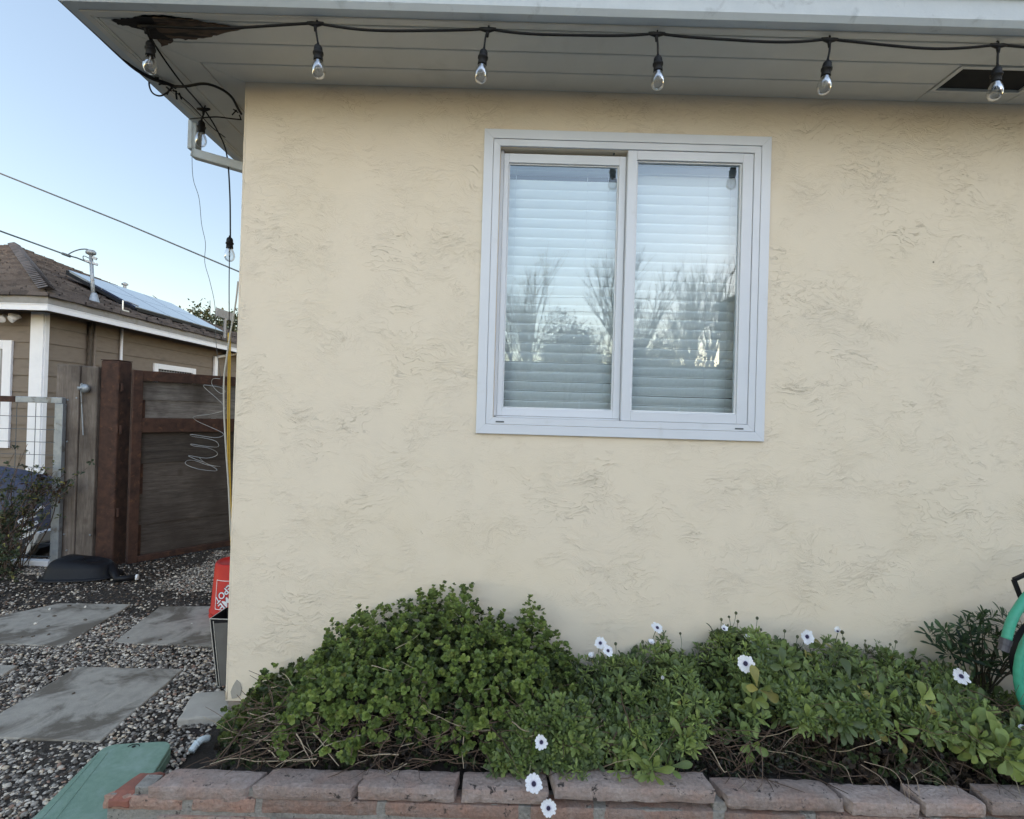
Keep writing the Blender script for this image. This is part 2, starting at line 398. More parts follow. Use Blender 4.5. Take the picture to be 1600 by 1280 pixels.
def npmesh(name, V, F, mat, parent=None, col=None, smooth=True, origin=None):
    """V (n,3) world, F (m,k) one polygon size or list of arrays"""
    Fs = F if isinstance(F, list) else [F]
    if parent is not None: o0 = LOC[parent.name]
    else: o0 = np.array(origin if origin is not None else [(V[:, 0].min()+V[:, 0].max())/2, (V[:, 1].min()+V[:, 1].max())/2, V[:, 2].min()])
    me = bpy.data.meshes.new(name)
    me.vertices.add(len(V)); me.vertices.foreach_set('co', (V-o0).astype(np.float32).ravel())
    idx = np.concatenate([f.ravel() for f in Fs]); tot = np.concatenate([np.full(len(f), f.shape[1]) for f in Fs])
    st = np.concatenate([[0], np.cumsum(tot)[:-1]])
    me.loops.add(len(idx)); me.loops.foreach_set('vertex_index', idx.astype(np.int32))
    me.polygons.add(len(tot)); me.polygons.foreach_set('loop_start', st.astype(np.int32)); me.polygons.foreach_set('loop_total', tot.astype(np.int32))
    me.polygons.foreach_set('use_smooth', np.full(len(tot), smooth))
    me.update(calc_edges=True)
    if col is not None:
        a = me.color_attributes.new('col', 'FLOAT_COLOR', 'POINT')
        cc = np.concatenate([col, np.ones((len(col), 1))], 1).astype(np.float32); a.data.foreach_set('color', cc.ravel())
    me.materials.append(mat)
    o = bpy.data.objects.new(name, me); link(o, parent)
    if parent is None: o.location = o0
    LOC[o.name] = o0
    return o
def catmull(pts, n=8):
    pts = [Vector(p) for p in pts]; out = []
    q = [pts[0]*2-pts[1]]+pts+[pts[-1]*2-pts[-2]]
    for i in range(1, len(q)-2):
        for k in range(n):
            t = k/n
            out.append(.5*((2*q[i])+(-q[i-1]+q[i+1])*t+(2*q[i-1]-5*q[i]+4*q[i+1]-q[i+2])*t*t+(-q[i-1]+3*q[i]-3*q[i+1]+q[i+2])*t**3))
    out.append(pts[-1]); return out

# smooth value noise in numpy
def vnoise(x, y, seed=0):
    def h(i, j): 
        s = np.sin(i*127.1+j*311.7+seed*74.7)*43758.5453; return s-np.floor(s)
    xi = np.floor(x); yi = np.floor(y); fx = x-xi; fy = y-yi; fx = fx*fx*(3-2*fx); fy = fy*fy*(3-2*fy)
    return (h(xi, yi)*(1-fx)+h(xi+1, yi)*fx)*(1-fy)+(h(xi, yi+1)*(1-fx)+h(xi+1, yi+1)*fx)*fy

GZ = -0.08     # side yard ground
# ================================================================ THE SETTING
g = MB(); g.add([(-300, -300, -.10), (300, -300, -.10), (300, 300, -.10), (-300, 300, -.10)], [(0, 1, 2, 3)])
tag(obj('ground', g, M_dirt, origin=(0, 0, -.10)), kind='structure')
# slightly uneven side-yard soil
nx, ny = 150, 150
xs = np.linspace(-9, -0.2, nx); ys = np.linspace(-2.6, 9, ny)
X, Y = np.meshgrid(xs, ys)
Z = GZ-.012+.014*vnoise(X*3, Y*3, 1)+.008*vnoise(X*9, Y*9, 2)
rise = np.clip((-X-3.3)/1.2, 0, 1)*np.clip((Y-0.9)/1.0, 0, 1)*.05
Z = Z+rise-.03*(X > -.6)
V = np.stack([X.ravel(), Y.ravel(), Z.ravel()], 1)
I = np.arange(nx*ny).reshape(ny, nx)
F = np.stack([I[:-1, :-1].ravel(), I[:-1, 1:].ravel(), I[1:, 1:].ravel(), I[1:, :-1].ravel()], 1)
tag(npmesh('garden_soil', V, F, M_soil), kind='structure')
g = MB().box(-6, 8, -4.6, -1.2, -.3, -.085)
tag(obj('path', g, M_walkc), kind='structure')
g = MB().add([(-60, -16, -.09), (60, -16, -.09), (60, -8, -.09), (-60, -8, -.09)], [(0, 1, 2, 3)])
tag(obj('street', g, M_asph), kind='structure')
g = MB().add([(-60, -8, -.085), (60, -8, -.085), (60, -4.62, -.085), (-60, -4.62, -.085)], [(0, 1, 2, 3)])
tag(obj('lawn', g, M_grass), kind='structure')

# ================================================================ OUR HOUSE
WX0, WX1, WT = -1.19, 8.5, .16
HY = 5.2
SZ = 2.672      # soffit level
OW = (-.08, 1.01, 1.26, 2.425)     # window opening x0,x1,z0,z1
house = thing('stucco_house', (WX0, 0, 0), 'cream stucco house corner with one white window and grey boxed eaves', 'house')
def wallgrid():
    """front wall as a bulged grid round the opening, so edges are slightly wavy"""
    mb = MB()
    x0, x1, z0, z1 = OW
    for (a, b, c, d) in ((WX0, x0, .015, SZ+.05), (x1, WX1, .015, SZ+.05), (x0, x1, .015, z0), (x0, x1, z1, SZ+.05)):
        mb.box(a, b, 0, WT, c, d)
    mb.box(WX0, WX0+WT, WT, HY, .015, SZ+.05)        # side wall
    mb.box(WX0+WT, WX1, HY-WT, HY, .015, SZ+.05)
    mb.box(WX1-WT, WX1, WT, HY-WT, .015, SZ+.05)
    return mb
obj('wall', wallgrid(), M_stucco, house)
# irregular rounded stucco arris along the corner
arr = [(WX0+.0045+rnd.uniform(-.001, .0012), .0045+rnd.uniform(-.001, .001), .02+k*.045) for k in range(60)]
obj('corner_bead', MB().tube(arr, [.006+rnd.uniform(-.0006, .0008) for _ in arr], 8), M_stucco, house, smooth=True)
fb = MB().box(WX0+.006, WX1-.01, .006, .15, -.25, .013)
fb.box(WX0+.006, WX0+.15, .151, HY-.02, -.25, .013)
obj('foundation', fb, M_found, house, bevel=.006)
# stucco broken off at the corner: bare cement patch
pt = [P(x, y, 0) for x, y in ((363, 1091), (361, 1080), (365, 1070), (370, 1062), (376, 1067), (378, 1076), (376, 1086), (370, 1090))]
pb = MB(); n = len(pt)
pb.add([(p.x, -.004, p.z) for p in pt]+[(p.x, .01, p.z) for p in pt], [tuple(range(n))]+[(i, (i+1) % n, n+(i+1) % n, n+i) for i in range(n)])
obj('cement_patch', pb, M_conc, house)

# room behind the window
rm = MB(); x0, x1, z0, z1 = -.7, 1.9, .5, SZ
rm.add([(x0, WT+.02, z0), (x1, WT+.02, z0), (x1, 2.4, z0), (x0, 2.4, z0), (x0, WT+.02, z1), (x1, WT+.02, z1), (x1, 2.4, z1), (x0, 2.4, z1)],
       [(0, 1, 2, 3), (7, 6, 5, 4), (3, 2, 6, 7), (0, 3, 7, 4), (2, 1, 5, 6)])
obj('room_lining', rm, pm('room_paint', (.16, .15, .14), None, 3, .8, 0), house)

# eaves: boxed soffit of grooved boards with mitred corner
EB = [-.372, -.355, -.24, -.12, -.002]    # groove lines (distance from wall)
OH = .372
gap = .0045
sof = MB(); zt = SZ+.018
def fboard(ya, yb, xa=None, xb=None):        # front run board between y=ya..yb (negative), mitred left end
    pl = [(WX0+ya+.0015, ya), (WX0+yb+.0015, yb)]
    xe = WX1+.4
    sof.prism([(WX0+ya+.0015 if xa is None else xa, ya), (xe if xb is None else xb, ya), (xe if xb is None else xb, yb), (WX0+yb+.0015 if xa is None else xa, yb)], SZ, zt)
VX0, VX1, VY0, VY1 = 1.717, 2.06, -.222, -.088
fboard(EB[0], EB[1]-gap); fboard(EB[1], EB[2]-gap)
fboard(EB[2], EB[3]-gap, None, VX0-.022); fboard(EB[2], EB[3]-gap, VX1+.022, None)
fboard(EB[3], EB[4], None, VX0-.022); fboard(EB[3], EB[4], VX1+.022, None)
fboard(VY1+.018, EB[4], VX0-.020, VX1+.020)
# side run, mitred at the front
for a, b in ((EB[0], EB[1]-gap), (EB[1], EB[2]-gap), (EB[2], EB[3]-gap), (EB[3], EB[4])):
    sof.prism([(WX0+a, a+.0015), (WX0+b, b+.0015), (WX0+b, HY+.3), (WX0+a, HY+.3)], SZ, zt)
obj('soffit', sof, M_soffit, house, bevel=.0025, seg=1)
obj('soffit_backing', MB().prism([(WX0-OH, -OH), (WX1+.4, -OH), (WX1+.4, .0), (WX0, .0), (WX0, HY+.3), (WX0-OH, HY+.3)], zt+.03, zt+.05), M_dark, house)
# vent: frame ring and black screen
vf = MB()
for r in ((VX0-.018, VX1+.018, VY0-.016, VY0), (VX0-.018, VX1+.018, VY1, VY1+.014), (VX0-.018, VX0, VY0, VY1), (VX1, VX1+.018, VY0, VY1)):
    vf.box(r[0], r[1], r[2], r[3], SZ-.003, zt)
vent = obj('eave_vent', vf, M_soffit, house, bevel=.001)
obj('vent_screen', MB().box(VX0, VX1, VY0, VY1, SZ+.008, SZ+.010), M_dark, vent)
# fascia + gutter, mitred ring: profile swept round the corner
def sweep(profile, name, mat, bev=0, par=house):
    mb = MB(); n = len(profile)
    def ringpts(kind):
        out = []
        for (o, z) in profile:       # o = distance out from the wall
            if kind == 0: out.append((WX1+.45, -o, z))
            elif kind == 1: out.append((WX0-o, -o, z))
            else: out.append((WX0-o, HY+.35, z))
        return out
    vs = ringpts(0)+ringpts(1)+ringpts(2)
    fs = [(k*n+i, k*n+(i+1) % n, (k+1)*n+(i+1) % n, (k+1)*n+i) for k in range(2) for i in range(n)]
    fs += [tuple(range(n)), tuple(2*n+i for i in range(n-1, -1, -1))]
    mb.add(vs, fs); return obj(name, mb, mat, par, bevel=bev)
sweep([(.3722, SZ-.003), (.3945, SZ-.003), (.3945, SZ+.16), (.3722, SZ+.16)], 'fascia', M_soffit, .002)
gut = sweep([(.3955, SZ+.002), (.432, SZ+.002), (.445, SZ+.020), (.452, SZ+.088), (.449, SZ+.088), (.441, SZ+.022), (.430, SZ+.008), (.398, SZ+.008), (.398, SZ+.098), (.3955, SZ+.098)], 'gutter', M_gutter, 0)
sweep([(.449, SZ+.0885), (.466, SZ+.0885), (.468, SZ+.0945), (.462, SZ+.1005), (.447, SZ+.0985)], 'gutter_lip', M_gutlip, 0, gut)
# roof (hip)
rf = MB(); e = .47; zr = SZ+.13; ax, ay0 = WX0+5.0, 5.0
L = [(WX0-e+.03, -e+.03), (WX1+e, -e+.03), (WX1+e, HY+e), (WX0-e+.03, HY+e)]
rf.add([(x, y, zr) for x, y in L]+[(x, y, zr-.02) for x, y in L]+[(ax-.2, 6.0, 4.9), (ax-.2, 6.3, 4.9)],
       [(0, 1, 8), (1, 2, 9, 8), (2, 3, 9), (3, 0, 8, 9), (4, 5, 1, 0), (5, 6, 2, 1), (6, 7, 3, 2), (7, 4, 0, 3)])
rf.f += [(7, 6, 5, 4)]
obj('roof', rf, M_shingle, house)
# rotten soffit board at the corner: dark sheet painted as the shaded hole + peeling brown wood
def blob(pts, z0, z1, jit=.0, seed=1):
    r = random.Random(seed); out = []
    for i in range(len(pts)):
        a = Vector(pts[i]); b = Vector(pts[(i+1) % len(pts)])
        for k in range(6):
            t = k/6; q = a*(1-t)+b*t; out.append((q.x+r.uniform(-jit, jit), q.y+r.uniform(-jit, jit)))
    return MB().prism(out, z0, z1)
def sof_pts(pl): return [(G(x, y, SZ).x, G(x, y, SZ).y) for x, y in pl]
hole = sof_pts([(174, 30), (200, 29), (222, 22), (262, 23), (300, 28), (246, 40), (290, 52), (262, 61), (238, 60), (226, 47), (205, 41), (186, 38)])
obj('rotten_hole', blob(hole, SZ-.003, SZ-.0005, .004), M_cavitydark, house)
peel = sof_pts([(238, 24), (300, 29), (350, 38), (384, 42), (345, 49), (322, 56), (290, 59), (262, 55), (244, 42)])
obj('peeling_board', blob(peel, SZ-.009, SZ-.0035, .003, 3), M_rotwood, house)
scuff = sof_pts([(245, 58), (272, 58), (270, 66), (252, 72)])
obj('bare_wood_spot', blob(scuff, SZ-.002, SZ-.0002, .003, 5), M_rotwood, house)

# downspout from the side gutter back to the wall
dp = MB(); Yd = .36
dp.bar((-1.625, Yd, SZ+.02), (-1.625, Yd, 2.545), .045, .05, Vector((0, 1, 0)))
a = Vector((-1.628, Yd, 2.530)); b = Vector((-1.215, Yd, 2.425))
dp.bar(a, b, .05, .042); dp.bar((-1.222, Yd, 2.44), (-1.222, Yd, .05), .06, .05, Vector((0, 1, 0)))
obj('downspout', dp, M_gutter, house, bevel=.005)

# window
win = thing('sliding_window', (.465, 0, 1.19), 'white vinyl sliding window in the cream stucco wall', 'window')
win.parent = None
wx0, wx1, wz0, wz1 = -.152, 1.080, 1.190, 2.497
def ring(mb, x0, x1, z0, z1, w, y0, y1, wt=None, wb=None, wr=None):
    wt = wt or w; wb = wb or w; wr = wr or w
    # mitre-free: verticals full height, horizontals between
    mb.box(x0, x0+w, y0, y1, z0, z1); mb.box(x1-wr, x1, y0, y1, z0, z1)
    mb.box(x0+w, x1-wr, y0, y1, z1-wt, z1); mb.box(x0+w, x1-wr, y0, y1, z0, z0+wb)
def mring(mb, x0, x1, z0, z1, w, y0, y1):
    """mitred flat frame"""
    o = [(x0, z0), (x1, z0), (x1, z1), (x0, z1)]; i = [(x0+w, z0+w), (x1-w, z0+w), (x1-w, z1-w), (x0+w, z1-w)]
    for k in range(4):
        q = [o[k], o[(k+1) % 4], i[(k+1) % 4], i[k]]
        vs = [(x, y0, z) for x, z in q]+[(x, y1, z) for x, z in q]
        mb.add(vs, [(0, 1, 2, 3), (7, 6, 5, 4), (0, 4, 5, 1), (1, 5, 6, 2), (2, 6, 7, 3), (3, 7, 4, 0)])
house_w = win
m = MB(); mring(m, wx0, wx1, wz0, wz1, .0400, -.014, .0)
obj('casing', m, M_vinyl, win, bevel=.0012)
m = MB(); mring(m, wx0+.0412, wx1-.0412, wz0+.0412, wz1-.0412, .029, -.011, .06)
fr = obj('frame', m, M_vinyl, win, bevel=.0012)
for (px, py) in ((781, 659), (1155, 670)):
    q = P(px, py, -.012); obj('weep_slot', MB().box(q.x-.018, q.x+.018, -.0135, -.0105, q.z-.003, q.z+.003), M_cable, fr, bevel=.001)
# fixed light, right: stile centre to right edge, sits proud
fx0, fx1, fz0, fz1 = .468, wx1-.0715, wz0+.0715, wz1-.0715
m = MB(); ring(m, fx0, fx1, fz0, fz1, .040, -.006, .045, wt=.040, wb=.040, wr=.046)
fs = obj('fixed_sash', m, M_vinyl, win, bevel=.002)
m = MB(); ring(m, fx0+.0405, fx1-.0465, fz0+.0405, fz1-.0405, .006, .004, .03)
obj('glazing_bead', m, M_white, fs, bevel=.001)
def pane_quad(x0, x1, z0, z1, y):
    return MB().add([(x0, y, z0), (x1, y, z0), (x1, y, z1), (x0, y, z1)], [(0, 1, 2, 3)])
obj('glass', pane_quad(fx0+.038, fx1-.044, fz0+.038, fz1-.038, .0145), M_pane, fs)
# sliding sash, left, set back; gap above in the head channel
sx0, sx1 = wx0+.086, .4665; sz0, sz1 = wz0+.079, wz1-.086
m = MB(); ring(m, sx0, sx1, sz0, sz1, .022, .022, .050, wt=.040, wb=.033, wr=.030)
ss = obj('sliding_sash', m, M_vinyl, win, bevel=.002)
m = MB(); ring(m, sx0+.0225, sx1-.0305, sz0+.0335, sz1-.0405, .005, .030, .045)
obj('glazing_bead', m, M_white, ss, bevel=.001)
obj('glass', pane_quad(sx0+.02, sx1-.028, sz0+.03, sz1-.038, .0365), M_pane, ss)
m = MB(); m.box(sx0-.014, sx1-.002, .052, .060, sz1+.001, fz1)
m.box(wx0+.0715, sx0-.0005, .026, .040, fz0, fz1)
m.box(wx0+.0715, sx1, .026, .058, fz0-.0005, sz0-.001)
obj('track', m, M_vinyl, win, bevel=.001)
m = MB(); q = P(959, 240, .03); m.box(q.x-.003, q.x+.003, .02, .03, q.z-.008, q.z+.012)
obj('latch', m, M_cable, win)

# blinds: one behind each light
def blind(x0, x1, z0, z1, y, label, seed):
    t = thing('window_blind', ((x0+x1)/2, y, z0), label, 'blind', 'blinds in the sliding window')
    m = MB().box(x0, x1, y-.02, y+.03, z1-.035, z1)
    obj('headrail', m, M_blind, t, bevel=.002)
    r = random.Random(seed); m = MB()
    pitch = .0432; z = z0+.034; k = 0
    while z < z1-.05:
        th = R(62)+r.uniform(-.02, .02); w = .0222; sag = r.uniform(-.0008, .0008)
        nseg = 6; vs = []; fs = []
        for side, off in ((0, -.0012), (1, .0012)):
            for j in range(nseg+1):
                u = -1+2*j/nseg
                cr = .0025*(1-u*u)
                # outer edge (low y) is high, inner edge low
                yy = y+math.cos(th)*w*u+math.sin(th)*(cr+off)*-1
                zz = z-math.sin(th)*w*u-math.cos(th)*(cr+off)*1
                for xx, dz in ((x0+.002, 0), ((x0+x1)/2, -.0007+sag), (x1-.002, sag)):
                    vs.append((xx, yy, zz+dz))
        nn = 3*(nseg+1)
        for side in (0, 1):
            for j in range(nseg):
                for c in (0, 1):
                    q = [side*nn+j*3+c, side*nn+j*3+c+1, side*nn+(j+1)*3+c+1, side*nn+(j+1)*3+c]
                    fs.append(tuple(q if side == 0 else q[::-1]))
        for j in (0, nseg):
            for c in (0, 1): fs.append((j*3+c, nn+j*3+c, nn+j*3+c+1, j*3+c+1))
        m.add(vs, fs); z += pitch; k += 1
    obj('slats', m, M_blind, t, smooth=True)
    m = MB().box(x0, x1, y-.012, y+.014, z0-.006, z0+.004); obj('bottom_rail', m, M_blind, t, bevel=.002)
    m = MB()
    for xx in (x0+.05, x0+(x1-x0)*.72, x1-.05):
        m.tube([(xx, y-.022, z0), (xx+.001, y-.022, z1-.03)], .0008, 5)
    obj('ladder_cord', m, M_white, t)
    m = MB().tube([(x0+.02, y-.034, z1-.04), (x0+.018, y-.036, z0+.1), (x0+.03, y-.034, z0-.0)], .0014, 5)
    m.box(x1-.016, x1-.006, y-.03, y-.02, z1-.06, z1-.01)
    obj('pull_cord', m, M_white, t)
blind(-.062, .452, 1.285, 2.405, .112, 'white slatted blind behind the left sliding pane', 1)
blind(.470, 1.000, 1.276, 2.405, .112, 'white slatted blind behind the right fixed pane', 2)

# ================================================================ STRING LIGHT
sl_t = thing('string_light', (0, -.36, SZ), 'black string of clear bulbs hung under the eave of the stucco house', 'string light')
YH = -.385
hooks = [G(228, 40, SZ-.012), P(493, 36, YH), P(762, 45, YH), P(1026, 52, YH), P(1296, 61, YH), P(1560, 70, YH)]
hooks = [Vector(h) for h in hooks]
cab = MB(); main = []
for i in range(len(hooks)-1):
    a, b = hooks[i], hooks[i+1]
    for k in range(16):
        t = k/16; p = a*(1-t)+b*t; p.z -= (.020 if i else .012)*4*t*(1-t)*(1+.25*math.sin(t*5+i)); main.append(p)
main.append(hooks[-1]); last = hooks[-1]
main += [last+Vector((.25, 0, -.016)), last+Vector((.5, 0, -.012)), last+Vector((.75, 0, 0)), last+Vector((1.6, 0, -.01))]
cab.tube(main, .0046, 8)
h7 = G(318, 170, SZ-.02)
h8 = P(357, 245, .35)
cab.tube(catmull([hooks[0], P(243, 72, -.22), G(280, 125, SZ-.06), h7, P(340, 205, .3), P(354, 240, .34), P(359, 300, .34), P(360, 372, .34)], 6), .0036, 8)
cab.tube(catmull([P(359, 372, .34), P(358, 440, .34), P(358, 520, .34), P(356, 600, .33)], 5), .0022, 6)
obj('cable', cab, M_black, sl_t, smooth=True)
def bulb(top, bottom_len, hook, tilt, seed, smallgrip=1.0):
    """socket hung from hook; top = top of socket"""
    top = Vector(top)
    d = (Vector(tilt)).normalized() if tilt is not None else Vector((0, 0, -1))
    z = -d; x = z.cross(Vector((0, 1, 0))).normalized(); y = z.cross(x)
    M = Matrix(((x.x, y.x, z.x, top.x), (x.y, y.y, z.y, top.y), (x.z, y.z, z.z, top.z), (0, 0, 0, 1)))
    m = MB()
    m.lathe([(.0001, .012), (.004, .012), (.005, .004), (.011, .0), (.0145, -.006), (.0155, -.016), (.0150, -.022), (.0185, -.0235), (.0185, -.030), (.0150, -.032), (.0165, -.050), (.0165, -.052), (.001, -.052)], 16, M)
    if hook is not None:
        hk = Vector(hook)
        m.tube(catmull([hk, hk*.5+(top+z*.012)*.5+Vector((rnd.uniform(-.004, .004), 0, 0)), top+z*.008], 4), .0036, 6)
        # T-joint on the cable with tie and hook above
        m.tube([hk+Vector((-.030, 0, -.001)), hk+Vector((-.012, 0, -.003)), hk+Vector((0, 0, -.006)), hk+Vector((.012, 0, -.003)), hk+Vector((.030, 0, -.001))], [.005, .008, .0095, .008, .005], 8)
        m.tube([hk+Vector((0, 0, -.004)), hk+Vector((0, 0, -.03))], [.008, .0042], 8)
        m.tube([hk+Vector((0, 0, -.004)), hk+Vector((.004, .004, .012)), hk+Vector((.002, .010, .022))], .003, 6)
    s_ = obj('socket', m, M_black, sl_t, smooth=True)
    g = MB()
    prof = [(.0135, -.050), (.0150, -.056), (.0205, -.068), (.0240, -.080), (.0248, -.090), (.0232, -.100), (.0180, -.110), (.0100, -.116), (.0001, -.118)]
    g.lathe(prof, 20, M)
    obj('bulb', g, M_bulb, s_, smooth=True)
    f = MB()
    f.tube([M @ Vector((0, 0, -.050)), M @ Vector((0, 0, -.066))], [.005, .003], 8)
    f.tube([M @ Vector(p) for p in ((-.002, 0, -.064), (-.008, 0, -.080), (-.004, .002, -.094), (0, 0, -.076), (.004, -.002, -.094), (.008, 0, -.080), (.002, 0, -.064))], .0007, 5)
    obj('filament', f, M_wire, s_)
    return s_
tops = [P(235, 66, -.30), P(497, 72, YH), P(756, 79, YH), P(1028, 89, YH), P(1293, 97, YH), P(1558, 106, YH)]
tl = [(.03, 0, -1), (.05, 0, -1), (-.09, 0, -1), (.03, 0, -1), (-.10, 0, -1), (-.06, 0, -1)]
for i in range(6): bulb(tops[i], 0, hooks[i], tl[i], i)
bulb(P(315, 190, h7.y), 0, h7, (0, 0, -1), 7)
bulb(P(359, 372, .34), 0, None, (0.02, 0, -1), 8)

# ================================================================ cables round the eave
zc = SZ-.02
cl = MB()
cl.tube(catmull([G(92, -2, SZ+.02), G(150, 52, SZ+.02), G(205, 103, SZ), G(236, 122, SZ-.01), G(262, 131, zc), G(275, 137, zc)], 6), .007, 8)
cl.tube(catmull([G(247, 122, zc), P(236, 122, .02), P(233, 132, .02), P(238, 145, .02), P(250, 150, .02), P(262, 144, .02), G(272, 133, zc)], 6), .0035, 7)
cl.tube(catmull([G(268, 135, zc), G(290, 135, zc-.02), G(320, 131, zc-.02), G(345, 139, zc-.02), G(362, 152, zc-.02), G(371, 168, zc-.02), G(377, 178, zc-.01)], 6), .0055, 8)
cl.tube(catmull([G(296, 186, zc), G(318, 184, zc-.02), G(340, 183, zc-.02), G(365, 186, zc-.02), G(377, 187, zc-.02)], 6), .003, 6)
cl.tube(catmull([G(262, 131, zc), G(276, 145, zc), G(300, 166, zc), P(330, 198, .34), P(352, 215, .36)], 6), .0022, 6)
for k in range(7):
    a = G(250+5*k, 128+3*k+rnd.uniform(-3, 3), zc); cl.tube([a, a+Vector((rnd.uniform(-.02, .03), rnd.uniform(-.02, .02), -rnd.uniform(0, .025)))], .004, 5)
for k in range(3):
    a = G(370+k*2, 172+4*k, zc-.01); cl.tube([a, a+Vector((rnd.uniform(-.03, .02), 0, rnd.uniform(-.03, .02)))], .003, 5)
tag(obj('eave_cables', cl, M_black, smooth=True), 'bundle of thick black cables looping at the outer edge of the side eave', 'cable')
wv = MB().tube(catmull([P(300, 190, .33), P(300, 245, .33), P(302, 280, .33), P(311, 310, .33), P(315, 350, .33), P(321, 380, .33), P(320, 410, .33), P(328, 440, .33), P(336, 480, .33), P(338, 540, .35), P(345, 590, .4)], 6), .0013, 5)
tag(obj('loose_wire', wv, M_cable, smooth=True), 'thin wavy dark wire dangling from the downspout elbow', 'wire')
wc = MB().tube(catmull([P(372, 440, .3), P(368, 475, .3), P(360, 520, .3), P(354, 560, .3), P(350, 592, .3), P(350, 640, .3), P(353, 700, .3), P(357, 760, .3), P(360, 820, .3), P(362, 850, .3)], 6), .0040, 7)
tag(obj('pale_cord', wc, M_palecord, smooth=True), 'pale grey cord hanging beside the house corner in front of the gate', 'cord')
yr = MB()
for dx in (0, 2.6):
    yr.tube(catmull([P(357+dx, 520, .32), P(357+dx, 560, .32), P(356+dx, 640, .32), P(356+dx, 700, .32), P(358+dx, 780, .32), P(362+dx, 870, .32)], 6), .0034, 6)
tag(obj('yellow_rope', yr, M_yellow, smooth=True), 'yellow rope hanging down beside the house corner', 'rope')
curl = [(344, 592), (333, 592), (331, 600), (338, 610), (346, 615), (352, 612), (346, 606), (330, 603), (318, 602), (322, 608), (336, 620), (350, 634), (350, 641), (330, 647), (303, 651), (308, 658), (330, 668), (347, 676), (348, 681), (335, 684), (300, 679), (301, 682), (322, 685), (338, 690), (341, 698), (325, 698), (299, 694), (303, 697), (325, 700), (338, 706), (338, 712), (322, 716), (295, 712), (304, 717), (318, 722), (330, 727), (344, 729), (325, 727), (305, 720), (292, 720), (291, 726), (310, 733), (336, 736), (337, 732), (320, 723), (312, 716)]
cw = MB().tube(catmull([P(x, y, .42+.03*math.sin(i*.9)) for i, (x, y) in enumerate(curl)], 4), .0013, 5)
tag(obj('coiled_wire', cw, M_wire, smooth=True), 'loosely coiled bare silver wire hanging in front of the gate', 'wire')

# ================================================================ GATE, POST, FENCE
# rusty post
gp = G(170, 887, GZ)
gy = gp.y
gpost = thing('gate_post', (gp.x, gy, GZ), 'square rusty steel gate post between weathered timber and the gate', 'post')
zpt = P(170, 563, gy).z
pa, pb_ = P(151, 760, gy).x, P(180, 760, gy).x
obj('post', MB().box(pa, pb_, gy, gy+(pb_-pa), GZ-.1, zpt), M_rust, gpost, bevel=.012)
obj('post_cap', MB().box(pa-.002, pb_+.002, gy-.002, gy+(pb_-pa)+.002, zpt+.0005, zpt+.006), M_rust, gpost, bevel=.004)
for pyy in (605, 672, 802):
    hm = MB()
    q = P(189, pyy, gy); q.x = pb_+.014; hm.tube([(q.x, gy+.02, q.z-.035), (q.x, gy+.02, q.z+.035)], .011, 10)
    hm.box(q.x-.06, q.x-.008, gy-.004, gy+.001, q.z-.03, q.z+.03)
    obj('hinge', hm, M_rust, gpost)
# gate: rusty tube frame + boards, opening away along a slanting line
A = G(189, 888, GZ+.01); A = Vector((A.x, gy+.02, 0))
dirg = Vector((.60, .80, 0)).normalized()
zt_g = P(200, 578, A.y).z; zb_g = GZ+.03; GL = 1.15
zm_t, zm_b = P(200, 653, A.y).z, P(200, 676, A.y).z
gate = thing('yard_gate', (A.x, A.y, GZ), 'half open garden gate of grey boards in a rusty steel frame', 'gate')
nrm = Vector((dirg.y, -dirg.x, 0))
MG = Matrix(((dirg.x, nrm.x, 0, A.x), (dirg.y, nrm.y, 0, A.y), (0, 0, 1, 0), (0, 0, 0, 1)))   # local: u along, v toward camera, z
fw = .10
m = MB()
m.box(0, fw*.7, -.025, .025, zb_g, zt_g, MG)
m.box(GL-fw*.7, GL, -.025, .025, zb_g, zt_g, MG)
m.box(fw*.7, GL-fw*.7, -.025, .025, zt_g-.085, zt_g, MG)
m.box(fw*.7, GL-fw*.7, -.025, .025, zb_g, zb_g+.05, MG)
m.box(fw*.7, GL-fw*.7, -.025, .025, zm_b, zm_t, MG)
# angle-iron flange lips
m.box(fw*.7, fw*.7+.03, -.025, -.008, zb_g+.05, zm_b, MG); m.box(fw*.7, fw*.7+.03, -.025, -.008, zm_t, zt_g-.085, MG)
obj('gate_frame', m, M_rust, gate, bevel=.003)
def boards(z0, z1, n, nm='board', bm_=None):
    for k in range(n):
        a = z0+(z1-z0)*k/n; b = z0+(z1-z0)*(k+1)/n
        o_ = .007*(k % 2); mm = MB().box(fw*.7+.002, GL-fw*.7-.002, -.026+o_, -.012+o_, a-(.004 if k else 0), b, MG)
        obj(nm, mm, bm_ or M_gateboard, gate, bevel=.002)
boards(zm_t+.001, zt_g-.086, 2, 'board', mat_oldwood('grey_weathered_board', (.24, .22, .20), (.06, .05, .045), 'x'))
boards(zb_g+.051, zm_b-.001, 4)
# stop post strip between post and gate (grey conduit)
# weathered timbers beside the post
tb = thing('timber_post', (P(122, 887, gy).x, gy, GZ), 'two weathered grey timbers standing beside the rusty post', 'post')
xa, xb, xc = P(88, 740, gy).x, P(124, 740, gy).x, P(151, 740, gy).x
ztb = P(120, 571, gy).z
obj('timber', MB().box(xa, xb-.002, gy-.03, gy+.11, GZ-.05, ztb), M_oldpost, tb, bevel=.006)
obj('timber', MB().box(xb+.001, xc-.003, gy-.018, gy+.11, GZ-.05, ztb-.008), M_oldpost, tb, bevel=.006)
m = MB(); q = P(133, 607, gy-.05)
Mx = Matrix.Translation(q) @ Matrix.Rotation(R(90), 4, 'X')
m.lathe([(.001, .025), (.030, .022), (.036, .008), (.034, -.01), (.020, -.012), (.020, -.04)], 16, Mx)
m.box(q.x-.045, q.x-.005, gy-.075, gy-.06, q.z-.012, q.z+.012)
obj('knob', m, M_galv, tb, smooth=True)
